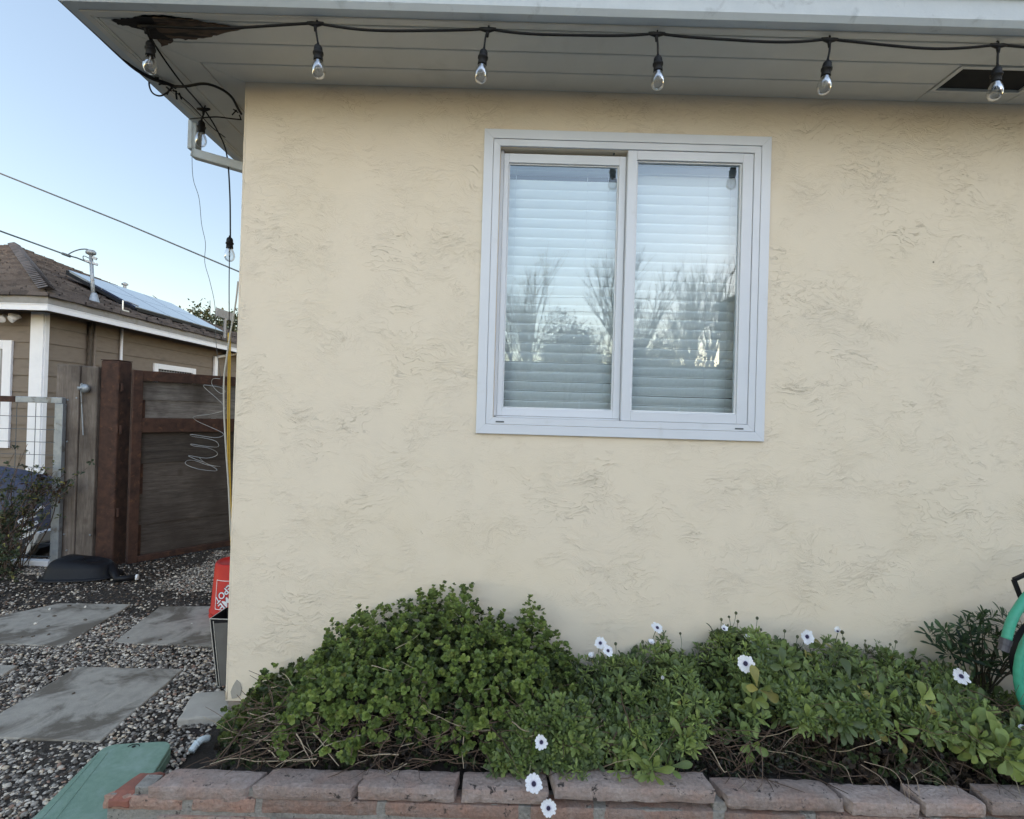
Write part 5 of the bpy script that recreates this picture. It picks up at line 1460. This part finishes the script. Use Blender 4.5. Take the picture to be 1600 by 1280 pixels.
obj('corner_trim', m, M_white, nh, bevel=.003)
# eave: fascia / gutter
GH = P(75, 462, EY).z-P(75, 485, EY).z
def nsweep(profile, name, mat, par=nh):
    mb = MB(); n = len(profile); vs = []
    for kind in range(3):
        for (o_, z_) in profile:
            if kind == 0: vs.append((EX-9, EY-o_, EZ+z_))
            elif kind == 1: vs.append((EX+o_, EY-o_, EZ+z_))
            else: vs.append((EX+o_, YB+.4, EZ+z_))
    fs = [(k*n+i, k*n+(i+1) % n, (k+1)*n+(i+1) % n, (k+1)*n+i) for k in range(2) for i in range(n)]
    mb.add(vs, fs); return obj(name, mb, mat, par)
M_ngut = pm('weathered_gutter', (.20, .195, .19), (.25, .245, .24), 10, .5, .1, c3=(.17, .15, .13), s3=4)
nsweep([(-.02, -GH*.55), (0, -GH*.55), (.0, 0), (-.02, 0)], 'gutter', M_ngut)
nsweep([(-.02, -.0005), (.012, -.0005), (.014, .014), (-.02, .014)], 'gutter_lip', M_white)
nsweep([(-.035, -GH), (-.021, -GH), (-.021, -GH*.56), (.004, -GH*.56), (.004, -GH*.62), (-.005, -GH*.62), (-.005, -GH*1.0), (-.035, -GH*1.0)], 'fascia', M_white)
m = MB().box(EX-9, EX-.036, EY+.036, NYW-.0, EZ-GH*.85, EZ-GH*.8); m.box(NXW+.0, EX-.036, NYW+.001, YB+.4, EZ-GH*.85, EZ-GH*.8)
obj('soffit', m, M_siding, nh)
# roof with stepped shingle courses
AP = Vector((P(22, 385, 9.35).x, 9.35, P(22, 385, 9.35).z)); 
XL = AP.x-(EX-AP.x)
def nroof():
    mb = MB(); n = 28
    cor = [Vector((XL, EY-.03, EZ-.01)), Vector((EX+.03, EY-.03, EZ-.01)), Vector((EX+.03, YB+.4, EZ-.01)), Vector((XL, YB+.4, EZ-.01))]
    for k in range(n):
        t0_, t1_ = k/n, (k+1)/n
        up = Vector((0, 0, .036))
        lo = [c_.lerp(AP, t0_)+up+(Vector((c_.x-AP.x, c_.y-AP.y, 0)).normalized()*.012) for c_ in cor]; hi = [c_.lerp(AP, t1_)+Vector((0, 0, .004)) for c_ in cor]; lw = [c_.lerp(AP, t0_) for c_ in cor]
        for i in range(4):
            j = (i+1) % 4
            # ragged tabs along each course
            mb.add([lo[i], lo[j], hi[j], hi[i]], [(0, 1, 2, 3)]); mb.add([lw[i], lw[j], lo[j], lo[i]], [(0, 1, 2, 3)])
    return mb
def tabs(mb, A0, B0, out_up, seed):
    """individually thick, ragged shingle tabs on the roof face with eave A0-B0 and apex AP"""
    r_ = random.Random(seed); n = 38
    for k in range(n):
        a0, b0 = A0.lerp(AP, k/n), B0.lerp(AP, k/n); a1, b1 = A0.lerp(AP, (k+1.05)/n), B0.lerp(AP, (k+1.05)/n)
        L_ = (b0-a0).length; x = 0
        while x < L_-.02:
            w_ = min(r_.uniform(.14, .42), L_-x); u0, u1 = x/L_, (x+w_-.008)/L_
            h = r_.choice((.040, .046, .052, .060)); dz = Vector((0, 0, h)); sl_ = (AP-(a0+b0)/2).normalized()*r_.uniform(-.02, .015)
            p = [a0.lerp(b0, u0)+sl_, a0.lerp(b0, u1)+sl_, a1.lerp(b1, u1), a1.lerp(b1, u0)]
            mb.add([p[0]+dz, p[1]+dz, p[2]+Vector((0, 0, .012)), p[3]+Vector((0, 0, .012)), p[0], p[1]], [(0, 1, 2, 3), (4, 5, 1, 0)])
            x += w_
rmb = nroof()
tabs(rmb, Vector((XL, EY-.05, EZ-.01)), Vector((EX+.05, EY-.05, EZ-.01)), None, 1)
tabs(rmb, Vector((EX+.05, EY-.05, EZ-.01)), Vector((EX+.05, YB+.4, EZ-.01)), None, 2)
nr = obj('roof', rmb, M_shingle, nh)
# hip cap shingles
m = MB(); cr = Vector((EX+.03, EY-.03, EZ+.045)); n = 34
for k in range(n):
    a_ = cr.lerp(AP, k/n); b2 = cr.lerp(AP+Vector((0, 0, .03)), (k+1.15)/n)
    d = (b2-a_).normalized(); s_ = Vector((1, 1, 0)).normalized()*.5
    w1 = Vector((.13, .0, -.055)); w2 = Vector((0, .13, -.055)); w1 = Vector((-.115, -.0, -.0)); 
    L1 = Vector((-.13, -.02, .0)); R1 = Vector((.02, .13, .0))
    m.add([a_+Vector((-.15, 0, .05)), a_+Vector((0, 0, .085)), a_+Vector((0, .15, .05)), b2+Vector((-.15, 0, .035)), b2+Vector((0, 0, .065)), b2+Vector((0, .15, .035))],
          [(0, 1, 4, 3), (1, 2, 5, 4), (0, 2, 1)])
obj('hip_cap', m, M_shingle, nr)
# solar array
def roofz(x): return EZ+(EX-x)*(AP.z-EZ)/(EX-AP.x)
sp = thing('solar_panels', (EX-1.2, 9, roofz(EX-1.2)), 'solar panel array tilted over the brown shingle roof', 'solar panels')
n1 = P(212, 479, 7.35); n1x = n1.x; lift = .16
x_lo, x_hi, ya, yb = EX-.45, EX-1.75, 7.35, 10.3
x_lo = n1.x; zlo = n1.z; x_hi = P(105, 421, 7.35).x; zhi = P(105, 421, 7.35).z
def SPt(u, v, h=0):     # u 0 low..1 high, v 0 near..1 far
    return Vector((x_lo+(x_hi-x_lo)*u, ya+(yb-ya)*v, zlo+(zhi-zlo)*u+h))
for iu in range(2):
    for iv in range(3):
        u0, u1, v0, v1 = iu*.5+.004, iu*.5+.496, iv/3+.004, (iv+1)/3-.004
        m = MB().add([SPt(u0, v0), SPt(u1, v0), SPt(u1, v1), SPt(u0, v1), SPt(u0, v0, -.04), SPt(u1, v0, -.04), SPt(u1, v1, -.04), SPt(u0, v1, -.04)],
                     [(3, 2, 1, 0), (4, 5, 6, 7), (0, 1, 5, 4), (1, 2, 6, 5), (2, 3, 7, 6), (3, 0, 4, 7)])
        obj('panel', m, M_solar, sp, bevel=.003)
m = MB()
for v in (.0, .33, .66, 1.0):
    m.bar(SPt(0, v, -.07), SPt(1, v, -.07), .04, .05)
    q = SPt(.05, v, -.09); m.bar(q, Vector((q.x, q.y, roofz(q.x)-.02)), .04, .04)
m.bar(SPt(.0, 0, -.05), SPt(0, 1, -.05), .05, .06); m.bar(SPt(1.0, 0, -.05), SPt(1, 1, -.05), .05, .06)
obj('mount_rail', m, M_blackpl, sp)
q = P(192, 470, 6.9); m = MB().tube([Vector((q.x, 6.9, roofz(q.x)-.02)), q, q+Vector((.0, .1, .01)), q+Vector((.02, .35, -.02))], .014, 8); m.box(q.x-.08, q.x+.08, 6.75, 6.95, roofz(q.x)+.0, roofz(q.x)+.02)
obj('conduit_stub', m, M_alu, sp)
# service mast with weatherhead
yM = EY+1.15; mb_, mt = P(147, 468, yM), P(142, 396, yM)
mast = thing('service_mast', (mb_.x, yM, roofz(mb_.x)), 'grey service mast with weatherhead on the brown shingle roof', 'mast')
mb_.z = roofz(mb_.x)-.05
obj('pole', MB().tube([mb_, mt], .027, 12), M_galv, mast, smooth=True)
obj('flashing', MB().lathe([(.09, -.03), (.045, .14), (.029, .17)], 16, Matrix.Translation((mb_.x, yM, mb_.z+.06))), M_galv, mast, smooth=True)
m = MB().lathe([(.001, .06), (.05, .05), (.075, .02), (.07, -.01), (.034, -.03)], 14, Matrix.Translation(mt))
obj('weatherhead', m, M_galv, mast, smooth=True)
m = MB(); k1 = P(140, 412, yM); m.bar(P(132, 407, yM-.05), P(153, 414, yM+.05), .05, .03); m.bar(P(145, 402, yM), P(151, 405, yM+.02), .04, .04)
obj('bracket', m, M_galv, mast)
far = P(-60, 330, -4)
sd_ = MB(); j = P(105, 399, yM-.25)
sd_.tube(catmull([P(-200, 300, 4.6), P(-60, 338, 5.0), P(0, 361, 5.4), P(50, 379, 5.8), j], 6), .012, 8)
sd_.tube(catmull([j, P(113, 394, yM-.2), P(125, 390, yM-.1), P(137, 390, yM), P(146, 396, yM)], 5), .010, 6)
sd_.tube([j, P(120, 403, yM-.15), P(140, 411, yM)], .012, 6)
sd_.tube(catmull([P(140, 404, yM), P(131, 400, yM), P(130, 404, yM-.02), P(134, 409, yM)], 4), .007, 5)
sd_.tube([j+Vector((-.03, -.06, .01)), j+Vector((.03, .03, -.01))], .022, 8)
tag(obj('service_drop', sd_, M_cable, smooth=True), 'sagging grey overhead service cable running to the roof mast', 'cable')
pl_ = MB().tube([P(-300, 150, 12), P(0, 271, 12), P(190, 347, 12), P(372, 424, 12), P(700, 560, 12)], .022, 6)
tag(obj('power_line', pl_, M_cable, smooth=True), 'straight dark power line crossing the sky above the taupe house', 'cable')
# vent pipe poking over the panels
q = P(195, 446, 10.5); tag(obj('roof_vent', MB().lathe([(.035, -.6), (.035, 0), (.07, .01), (.07, .04), (.02, .07)], 12, Matrix.Translation(q)), M_galv, nh), None)
# conduits and cables on the side wall
def YatX(px, X): d = ray(px, 560); return CL.y+d.y*((X-CL.x)/d.x)
xw = NXW+.022
for px, r_, mt_, nm in ((139, .028, M_bark, 'downpipe'), (147, .02, M_siding, 'wall_cable'), (189, .022, M_white, 'conduit')):
    y_ = YatX(px, xw+.03); obj(nm, MB().tube([(xw+.03, y_, GZ), (xw+.03, y_, EZ-.12)], r_, 8), mt_, nh, smooth=True)
y_ = YatX(337, xw+.03)
obj('conduit', MB().box(xw+.001, xw+.05, y_-.05, y_+.07, GZ, EZ-.35), M_white, nh, bevel=.004)
m = MB().tube([(xw+.05, y_+.05, EZ-.35), (xw+.25, y_+1.0, EZ-.12)], .03, 8); obj('brace_pipe', m, M_white, nh)
# small side window with bars
ya_, yb_ = YatX(240, xw), YatX(305, xw)
ztp = PX(272, 572, xw).z
w_ = obj('window', MB(), M_white, nh) if False else None
m = MB()
for (a0, a1, b0_, b1) in ((ya_, ya_+.11, ztp-.9, ztp), (yb_-.11, yb_, ztp-.9, ztp), (ya_+.111, yb_-.111, ztp-.10, ztp), (ya_+.111, yb_-.111, ztp-.9, ztp-.8)):
    m.box(xw-.01, xw+.03, a0, a1, b0_, b1)
nw = obj('window', m, M_white, nh, bevel=.004)
obj('pane', MB().box(xw-.006, xw+.004, ya_+.11, yb_-.11, ztp-.8, ztp-.1), M_dark, nw)
m = MB()
for k in range(14): yy = ya_+.13+(yb_-ya_-.26)*k/13; m.box(xw+.006, xw+.012, yy-.006, yy+.006, ztp-.8, ztp-.1)
for k in range(8): zz_ = ztp-.14-.08*k; m.box(xw+.0125, xw+.018, ya_+.11, yb_-.11, zz_-.006, zz_+.006)
obj('security_bars', m, M_ngut, nw)
# front window at the far left edge
fy = NYW-.022
q0_, q1_ = P(-90, 531, fy), P(21, 531, fy); zb2 = P(10, 700, fy).z
m = MB(); zt2 = P(10, 532, fy).z; tw = .13
m.box(q1_.x-tw, q1_.x, fy-.03, fy+.01, zb2, zt2); m.box(q0_.x, q1_.x-tw-.001, fy-.03, fy+.01, zt2-tw, zt2); m.box(q0_.x, q0_.x+tw, fy-.03, fy+.01, zb2, zt2-tw-.001)
nw2 = obj('window', m, M_white, nh, bevel=.004)
m = MB().box(q1_.x-tw-.035, q1_.x-tw-.001, fy-.02, fy+.01, zb2, zt2-tw-.001)
obj('sash', m, M_ngut, nw2)
obj('pane', MB().box(q0_.x+tw, q1_.x-tw-.035, fy-.004, fy+.008, zb2, zt2-tw-.001), pm('sheer_curtain', (.50, .54, .58), (.42, .46, .50), 14, .4, .1, 30), nw2)
# flood lights under the eaves
q = P(17, 492, fy-.1)
fdl = thing('flood_light', (q.x, fy, q.z), 'twin headed white flood light under the left eave of the taupe house', 'light', 'flood lights on the taupe house')
obj('mount', MB().lathe([(.001, .02), (.055, .02), (.06, -.03), (.001, -.04)], 14, Matrix.Translation((q.x, fy-.06, q.z-.0))), M_white, fdl, smooth=True)
for s_ in (-1, 1):
    Mh = Matrix.Translation((q.x+s_*.09, fy-.13, q.z-.05)) @ Matrix.Rotation(R(35*s_), 4, 'Y') @ Matrix.Rotation(R(-50), 4, 'X')
    obj('lamp_head', MB().lathe([(.001, .07), (.03, .065), (.035, .0), (.055, -.06), (.05, -.065), (.001, -.05)], 14, Mh), M_white, fdl, smooth=True)
q = PX(302, 528, xw+.25)
fd2 = thing('flood_light', tuple(q), 'small white spotlight under the far side eave of the taupe house', 'light', 'flood lights on the taupe house')
obj('mount', MB().box(q.x-.1, q.x+.02, q.y-.03, q.y+.03, q.z+.04, q.z+.12), M_white, fd2, bevel=.004)
for s_ in (-1, 1):
    Mh = Matrix.Translation((q.x, q.y+s_*.13, q.z)) @ Matrix.Rotation(R(50*s_), 4, 'X')
    obj('lamp_head', MB().lathe([(.001, .06), (.03, .05), (.05, -.05), (.001, -.045)], 12, Mh), M_white, fd2, smooth=True)

# ---- satellite dish / tree beyond
def leafcloud(c_, rad, n, size, pal, sx=1., sy=1., sz=1., seed=0, clump=40, T=TB_, TF=TBF):
    r_ = np.random.default_rng(seed)
    cen = r_.normal(0, 1, (clump, 3)); cen /= np.linalg.norm(cen, axis=1, keepdims=True); cen *= (r_.random((clump, 1))**.4)*rad*np.array([sx, sy, sz])*.85
    k = r_.integers(0, clump, n); p = cen[k]+r_.normal(0, rad*.13, (n, 3))+np.array(c_)
    return place(T, TF, p, r_.normal(0, 1, (n, 3)), r_.normal(0, 1, (n, 3))+np.array([0, 0, .5]), size*r_.uniform(.6, 1.3, n), pal[r_.integers(0, len(pal), n)]*r_.uniform(.7, 1.2, (n, 1)))
def tree(name, base, h, crown, rad, label, pal, n=5000, size=.12, seed=1, grp=None, clump=60, sz=1.0, sx=1.0):
    t = thing(name, base, label, 'tree', grp); b = Vector(base); r = random.Random(seed)
    m = MB(); c_ = Vector(crown)
    m.tube(catmull([b, b.lerp(c_, .5)+Vector((r.uniform(-.1, .1), 0, 0)), c_], 4), [.16*(1-.6*i/8) for i in range(9)], 8)
    for k in range(14):
        a_ = b.lerp(c_, r.uniform(.45, .95)); e_ = c_+Vector((r.gauss(0, 1)*rad*.6*sx, r.gauss(0, 1)*rad*.6, r.gauss(0, .8)*rad*.6*sz))
        m.tube([a_, a_.lerp(e_, .5)+Vector((0, 0, .1)), e_], [.05, .03, .01], 6)
    obj('trunk', m, M_bark, t, smooth=True)
    V, F, cc = leafcloud(c_, rad, n, size, pal, sx, 1, sz, seed, clump)
    npmesh('crown', V, F, M_leaf, t, col=cc)
palT = np.array([(.05, .065, .03), (.07, .085, .035), (.035, .05, .025), (.10, .09, .04)])
q = P(330, 515, 19); tree('leafy_tree', (q.x, 19, GZ), 5, (q.x, 19, q.z-.1), 1.5, 'small leafy tree beyond the solar panels of the taupe house', palT, 2600, .16, 3, clump=34, sx=1.3, sz=.75)
q = P(365, 520, 22); tree('leafy_tree', (q.x+1.2, 22, GZ), 5, (q.x+1.2, 22, q.z-.3), 1.6, 'dark leafy tree at the house corner beyond the taupe house', palT*.7, 2200, .16, 4, clump=34)
# small satellite-like bracket on the far gutter
q = PX(352, 492, xw+.4)
tag(obj('antenna', MB().box(q.x-.02, q.x+.02, q.y-.35, q.y+.35, q.z-.09, q.z+.09).tube([(q.x, q.y, q.z), (q.x, q.y, EZ)], .03, 6), M_ngut), 'small grey panel antenna above the far end of the side gutter', 'antenna')

# ================================================================ ACROSS THE STREET (seen mirrored in the window)
def bare_tree(x, y, h, label, seed, spread=.5):
    r = random.Random(seed); m = MB()
    t = thing('bare_tree', (x, y, -.09), label, 'tree', 'bare winter trees across the street')
    def br(p, d, L_, rd, lv):
        pts = [p]; 
        for k in range(4):
            d = (d+Vector((r.uniform(-.14, .14), r.uniform(-.14, .14), r.uniform(-.02, .12)))).normalized(); pts.append(pts[-1]+d*L_/4)
        m.tube(pts, [rd*(1-.13*i) for i in range(5)], 5 if lv > 1 else 8, caps=False)
        if lv < 5:
            nb = 3 if lv < 2 else r.randint(2, 4)
            for k in range(nb):
                s_ = pts[r.randint(2, 4)]; dd_ = (d+Vector((r.uniform(-1, 1), r.uniform(-1, 1), r.uniform(-.1, .6)))*spread*1.3).normalized()
                br(s_, dd_, L_*r.uniform(.6, .85), rd*.5, lv+1)
            br(pts[-1], d, L_*.7, rd*.55, lv+1) if lv < 3 else None
    br(Vector((x, y, -.09)), Vector((0, 0, 1)), h*.34, h*.018, 0)
    obj('trunk_and_branches', m, M_bark, t)
bare_tree(1.2, -21, 8.2, 'bare tree across the street, mirrored in the left pane', 3, .42)
bare_tree(5.6, -22, 9.4, 'bare tree across the street, mirrored in the left of the right pane', 4, .45)
bare_tree(8.0, -20.5, 9.0, 'tall bare tree across the street, mirrored in the middle of the right pane', 5, .42)
bare_tree(10.4, -21, 8.4, 'bare tree across the street, mirrored at the right of the right pane', 6, .48)
bare_tree(3.4, -23, 6.0, 'small bare tree across the street, mirrored beside the centre stile', 8, .45)
bare_tree(-.6, -20, 5.0, 'short bare tree across the street, mirrored at the left edge of the window', 9, .5)
tree('evergreen_tree', (2.3, -19.5, -.09), 5, (2.3, -19.5, 4.0), 1.5, 'dark evergreen tree across the street, mirrored in the left pane', palT*.5, 5200, .13, 21, clump=70, sz=1.1)
tree('evergreen_tree', (5.2, -19, -.09), 5, (5.2, -19, 3.2), 1.7, 'broad evergreen across the street, mirrored in the right pane', palT*.5, 5200, .13, 22, clump=70, sz=.9)
tree('evergreen_tree', (9.6, -19.5, -.09), 5, (9.6, -19.5, 2.6), 1.5, 'low evergreen across the street, mirrored low in the right pane', palT*.5, 4200, .13, 23, clump=70, sz=.8)
ah = thing('street_house', (3, -24, -.09), 'low grey house across the street, mirrored along the bottom of the window', 'house')
m = MB().box(-9, 16, -32, -24, -.1, 2.6); obj('wall', m, M_siding, ah)
m = MB().add([(-9.6, -23.4, 2.6), (16.6, -23.4, 2.6), (16.6, -32.6, 2.6), (-9.6, -32.6, 2.6), (-6, -28, 4.3), (13, -28, 4.3)], [(0, 1, 5, 4), (1, 2, 5), (2, 3, 4, 5), (3, 0, 4), (3, 2, 1, 0)])
obj('roof', m, M_shingle, ah)
for xx in (-6, -1, 4, 9, 13):
    f_ = obj('window', MB().box(xx-.7, xx+.7, -23.99, -23.95, .9, 2.1), M_white, ah); obj('pane', MB().box(xx-.6, xx+.6, -23.949, -23.94, 1.0, 2.0), M_dark, f_)
pl2 = MB().tube([(-30, -17, 5.4), (-5, -17, 5.0), (12, -17, 5.2), (40, -17, 5.6)], .012, 5).tube([(-30, -17, 5.9), (-5, -17, 5.5), (12, -17, 5.75), (40, -17, 6.1)], .010, 5)
tag(obj('street_cable', pl2, M_cable), 'pair of overhead cables along the street, mirrored in the window', 'cable')

sh = thing('sun_block_house', (20, -16, -.09), 'unseen tall pale house added down the street to block the low sun', 'house')  # added out of view to keep the low sun off the scene
obj('wall', MB().box(15, 30, -36, -7.2, -.1, 9.5), M_stucco, sh)
obj('roof', MB().add([(14.4, -36.6, 9.5), (30.6, -36.6, 9.5), (30.6, -6.9, 9.5), (14.4, -6.9, 9.5), (21, -30, 12.5), (21, -11, 12.5)], [(0, 1, 4), (1, 2, 5, 4), (2, 3, 5), (3, 0, 4, 5), (3, 2, 1, 0)]), M_shingle, sh)

for i, (xx, yy, hh, rr_) in enumerate([(-1.6, -17, 1.6, 1.1), (.9, -18, 1.9, 1.2), (3.7, -17.5, 1.5, 1.0), (7.2, -18, 2.3, 1.4), (11.2, -18, 1.9, 1.4), (13.5, -19, 2.9, 1.8)]):
    tree('hedge_tree', (xx, yy, -.09), 3, (xx, yy, hh), rr_, 'rounded street hedge number %s from the left, seen only mirrored in the window' % ['one', 'two', 'three', 'four', 'five', 'six'][i], palT*.5, 2600, .12, 60+i, 'hedges across the street', 50)
bare_tree(4.4, -19, 7.2, 'slender bare tree across the street, mirrored behind the centre stile', 31, .55)
bare_tree(9.2, -24, 9.4, 'far bare tree across the street, mirrored high in the right pane', 32, .5)
bare_tree(6.8, -18.5, 6.4, 'near bare tree across the street, mirrored at the middle of the right pane', 33, .6)
bare_tree(.2, -23, 7.6, 'far bare tree across the street, mirrored at the left of the left pane', 34, .5)
